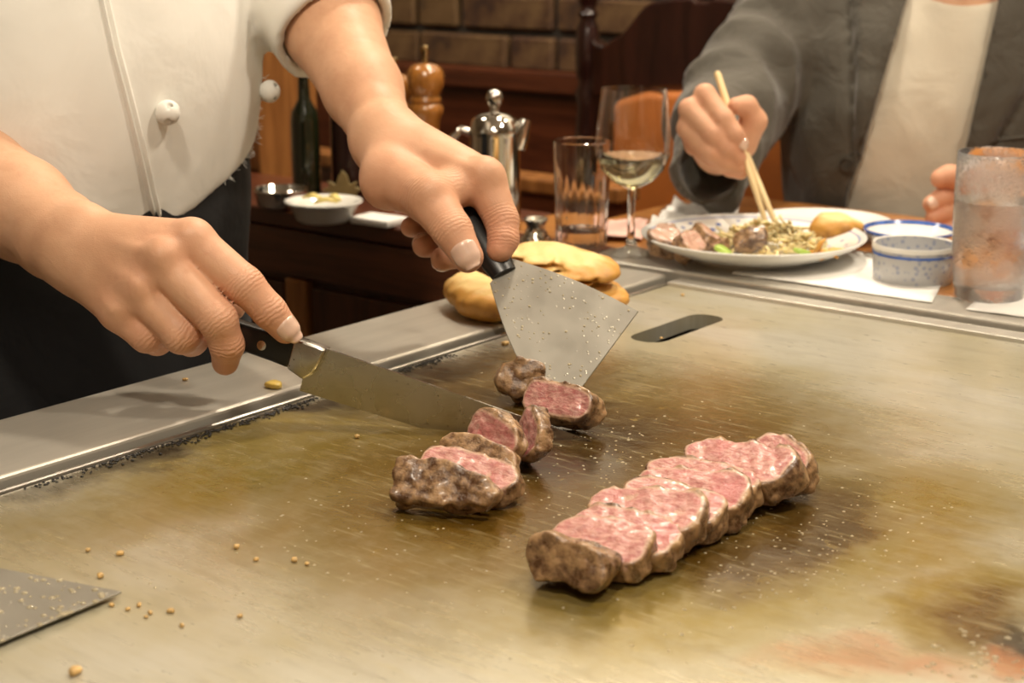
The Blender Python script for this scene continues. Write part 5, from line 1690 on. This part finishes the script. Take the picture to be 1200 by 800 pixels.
# ------------------------------------------------------------------ crumbs, fat drops and the garlic scrap
M['garlic'] = pm('yellow_garlic', (.78, .56, .12), .4, 0, .1, 60, Coat_Weight=.3)
thing_mesh('garlic_scrap', lump('garlic_scrap', (.008, .0055, .0028), M['garlic'], 5, .25), G(322, 450, .0085), 'yellow garlic scrap on the ledge below the knife handle', 'food scrap')
M['crumb'] = pm('toasted_crumb', (.62, .40, .15), .5, 0, .25, 200)
crumbs = [(131, 708), (150, 713), (163, 708), (176, 717), (171, 722), (103, 644), (118, 674), (140, 648), (87, 786), (213, 732), (200, 715), (281, 721), (418, 511), (217, 444), (775, 396), (800, 345), (577, 387), (592, 402), (345, 655), (360, 660), (300, 655), (277, 640)]
def crumb_at(x, y):
    if (x, y) == (217, 444): return 'tan crumb on the ledge below the chef curled fingers'
    if (x, y) == (418, 511): return 'lone crumb below the middle of the knife blade'
    if (x, y) == (87, 786): return 'large crumb at the bottom edge below the second spatula'
    if (x, y) == (775, 396): return 'crumb lying at the drain slot'
    if (x, y) == (800, 345): return 'pale crumb in the far corner of the griddle'
    if x > 500: return 'crumb near the bar behind the dark browned chunk'
    if y > 700: return 'tiny crumb in the cluster beside the tip of the second spatula'
    if x < 200: return 'tiny crumb on bare steel above the second spatula'
    return 'tiny crumb on the oily steel left of the meat cluster'
for i, (x, y) in enumerate(crumbs):
    on = .006 if (x, y) == (217, 444) else 0
    where = crumb_at(x, y)
    s = random.uniform(.0010, .0019) * (1.6 if (x, y) in ((418, 511), (87, 786), (217, 444), (592, 402)) else 1)
    thing_mesh('crumb', lump('crumb', (s * 1.3, s, s * .7), M['crumb'], 60 + i, .3, sub=2), G(x, y, on + .0004 + s * .5), where, 'crumb', 'crumbs scattered on the griddle', (0, 0, i))
M['fat'] = pm('clear_fat_drop', (.80, .70, .48), .06, 0, .1, Transmission_Weight=.55, IOR=1.4)
rg = random.Random(21); mb = MB()


def drops(n_, cx_, cy_, sx_, sy_, smin, smax):
    for _ in range(n_):
        x, y = rg.gauss(cx_, sx_), rg.gauss(cy_, sy_)
        if not (GX0 + .01 < x < GX1 - .01): continue
        s = rg.uniform(smin, smax)
        mb.lathe([(s, -.0001), (s * .9, s * .18), (s * .55, s * .36), (0, s * .44)], TR((x, y, Z0), rg.random() * 6) @ Matrix.Diagonal((1, rg.uniform(.6, 1), 1, 1)), 8)
drops(240, -.53, .73, .11, .13, .0004, .0011)
drops(190, -.385, .74, .035, .07, .0005, .0013)
drops(120, -.58, .80, .05, .07, .0005, .0014)
drops(60, -.245, .672, .020, .022, .0008, .0022)
drops(50, -.60, .56, .05, .05, .0005, .0012)
ms = MB()
for _ in range(80):
    u_, w_ = rg.random(), rg.random() ** 1.6
    p_ = pts[0] + (pts[1] - pts[0]) * u_ + (pts[3] - pts[0]) * w_ * .5 + cn * .0009; s = rg.uniform(.0006, .0020)
    ms.lathe([(s, -.0001), (s * .9, s * .18), (s * .55, s * .36), (0, s * .44)], Matrix.Translation(p_) @ cn.to_track_quat('Z', 'Y').to_matrix().to_4x4(), 8)
tag(ms.build('grease_drops', M['fat'], s2, smooth=True), kind='stuff')
ms = MB(); bn = nn
for _ in range(90):
    u_, w_ = rg.random(), rg.random()
    p_ = (A_ * (1 - u_) + B_ * u_) * (1 - w_) + (D_ * (1 - u_) + Cc * u_) * w_ + nn * .0007; s = rg.uniform(.0004, .0012)
    ms.lathe([(s, -.0001), (s * .9, s * .18), (s * .55, s * .36), (0, s * .44)], Matrix.Translation(p_) @ nn.to_track_quat('Z', 'Y').to_matrix().to_4x4(), 7)
tag(ms.build('grease_drops', M['fat'], sp, smooth=True), kind='stuff')
o = mb.build('fat_drops', M['fat'], smooth=True)
tag(o, 'glistening drops of fat spattered around the meat', 'fat drops', kind='stuff')
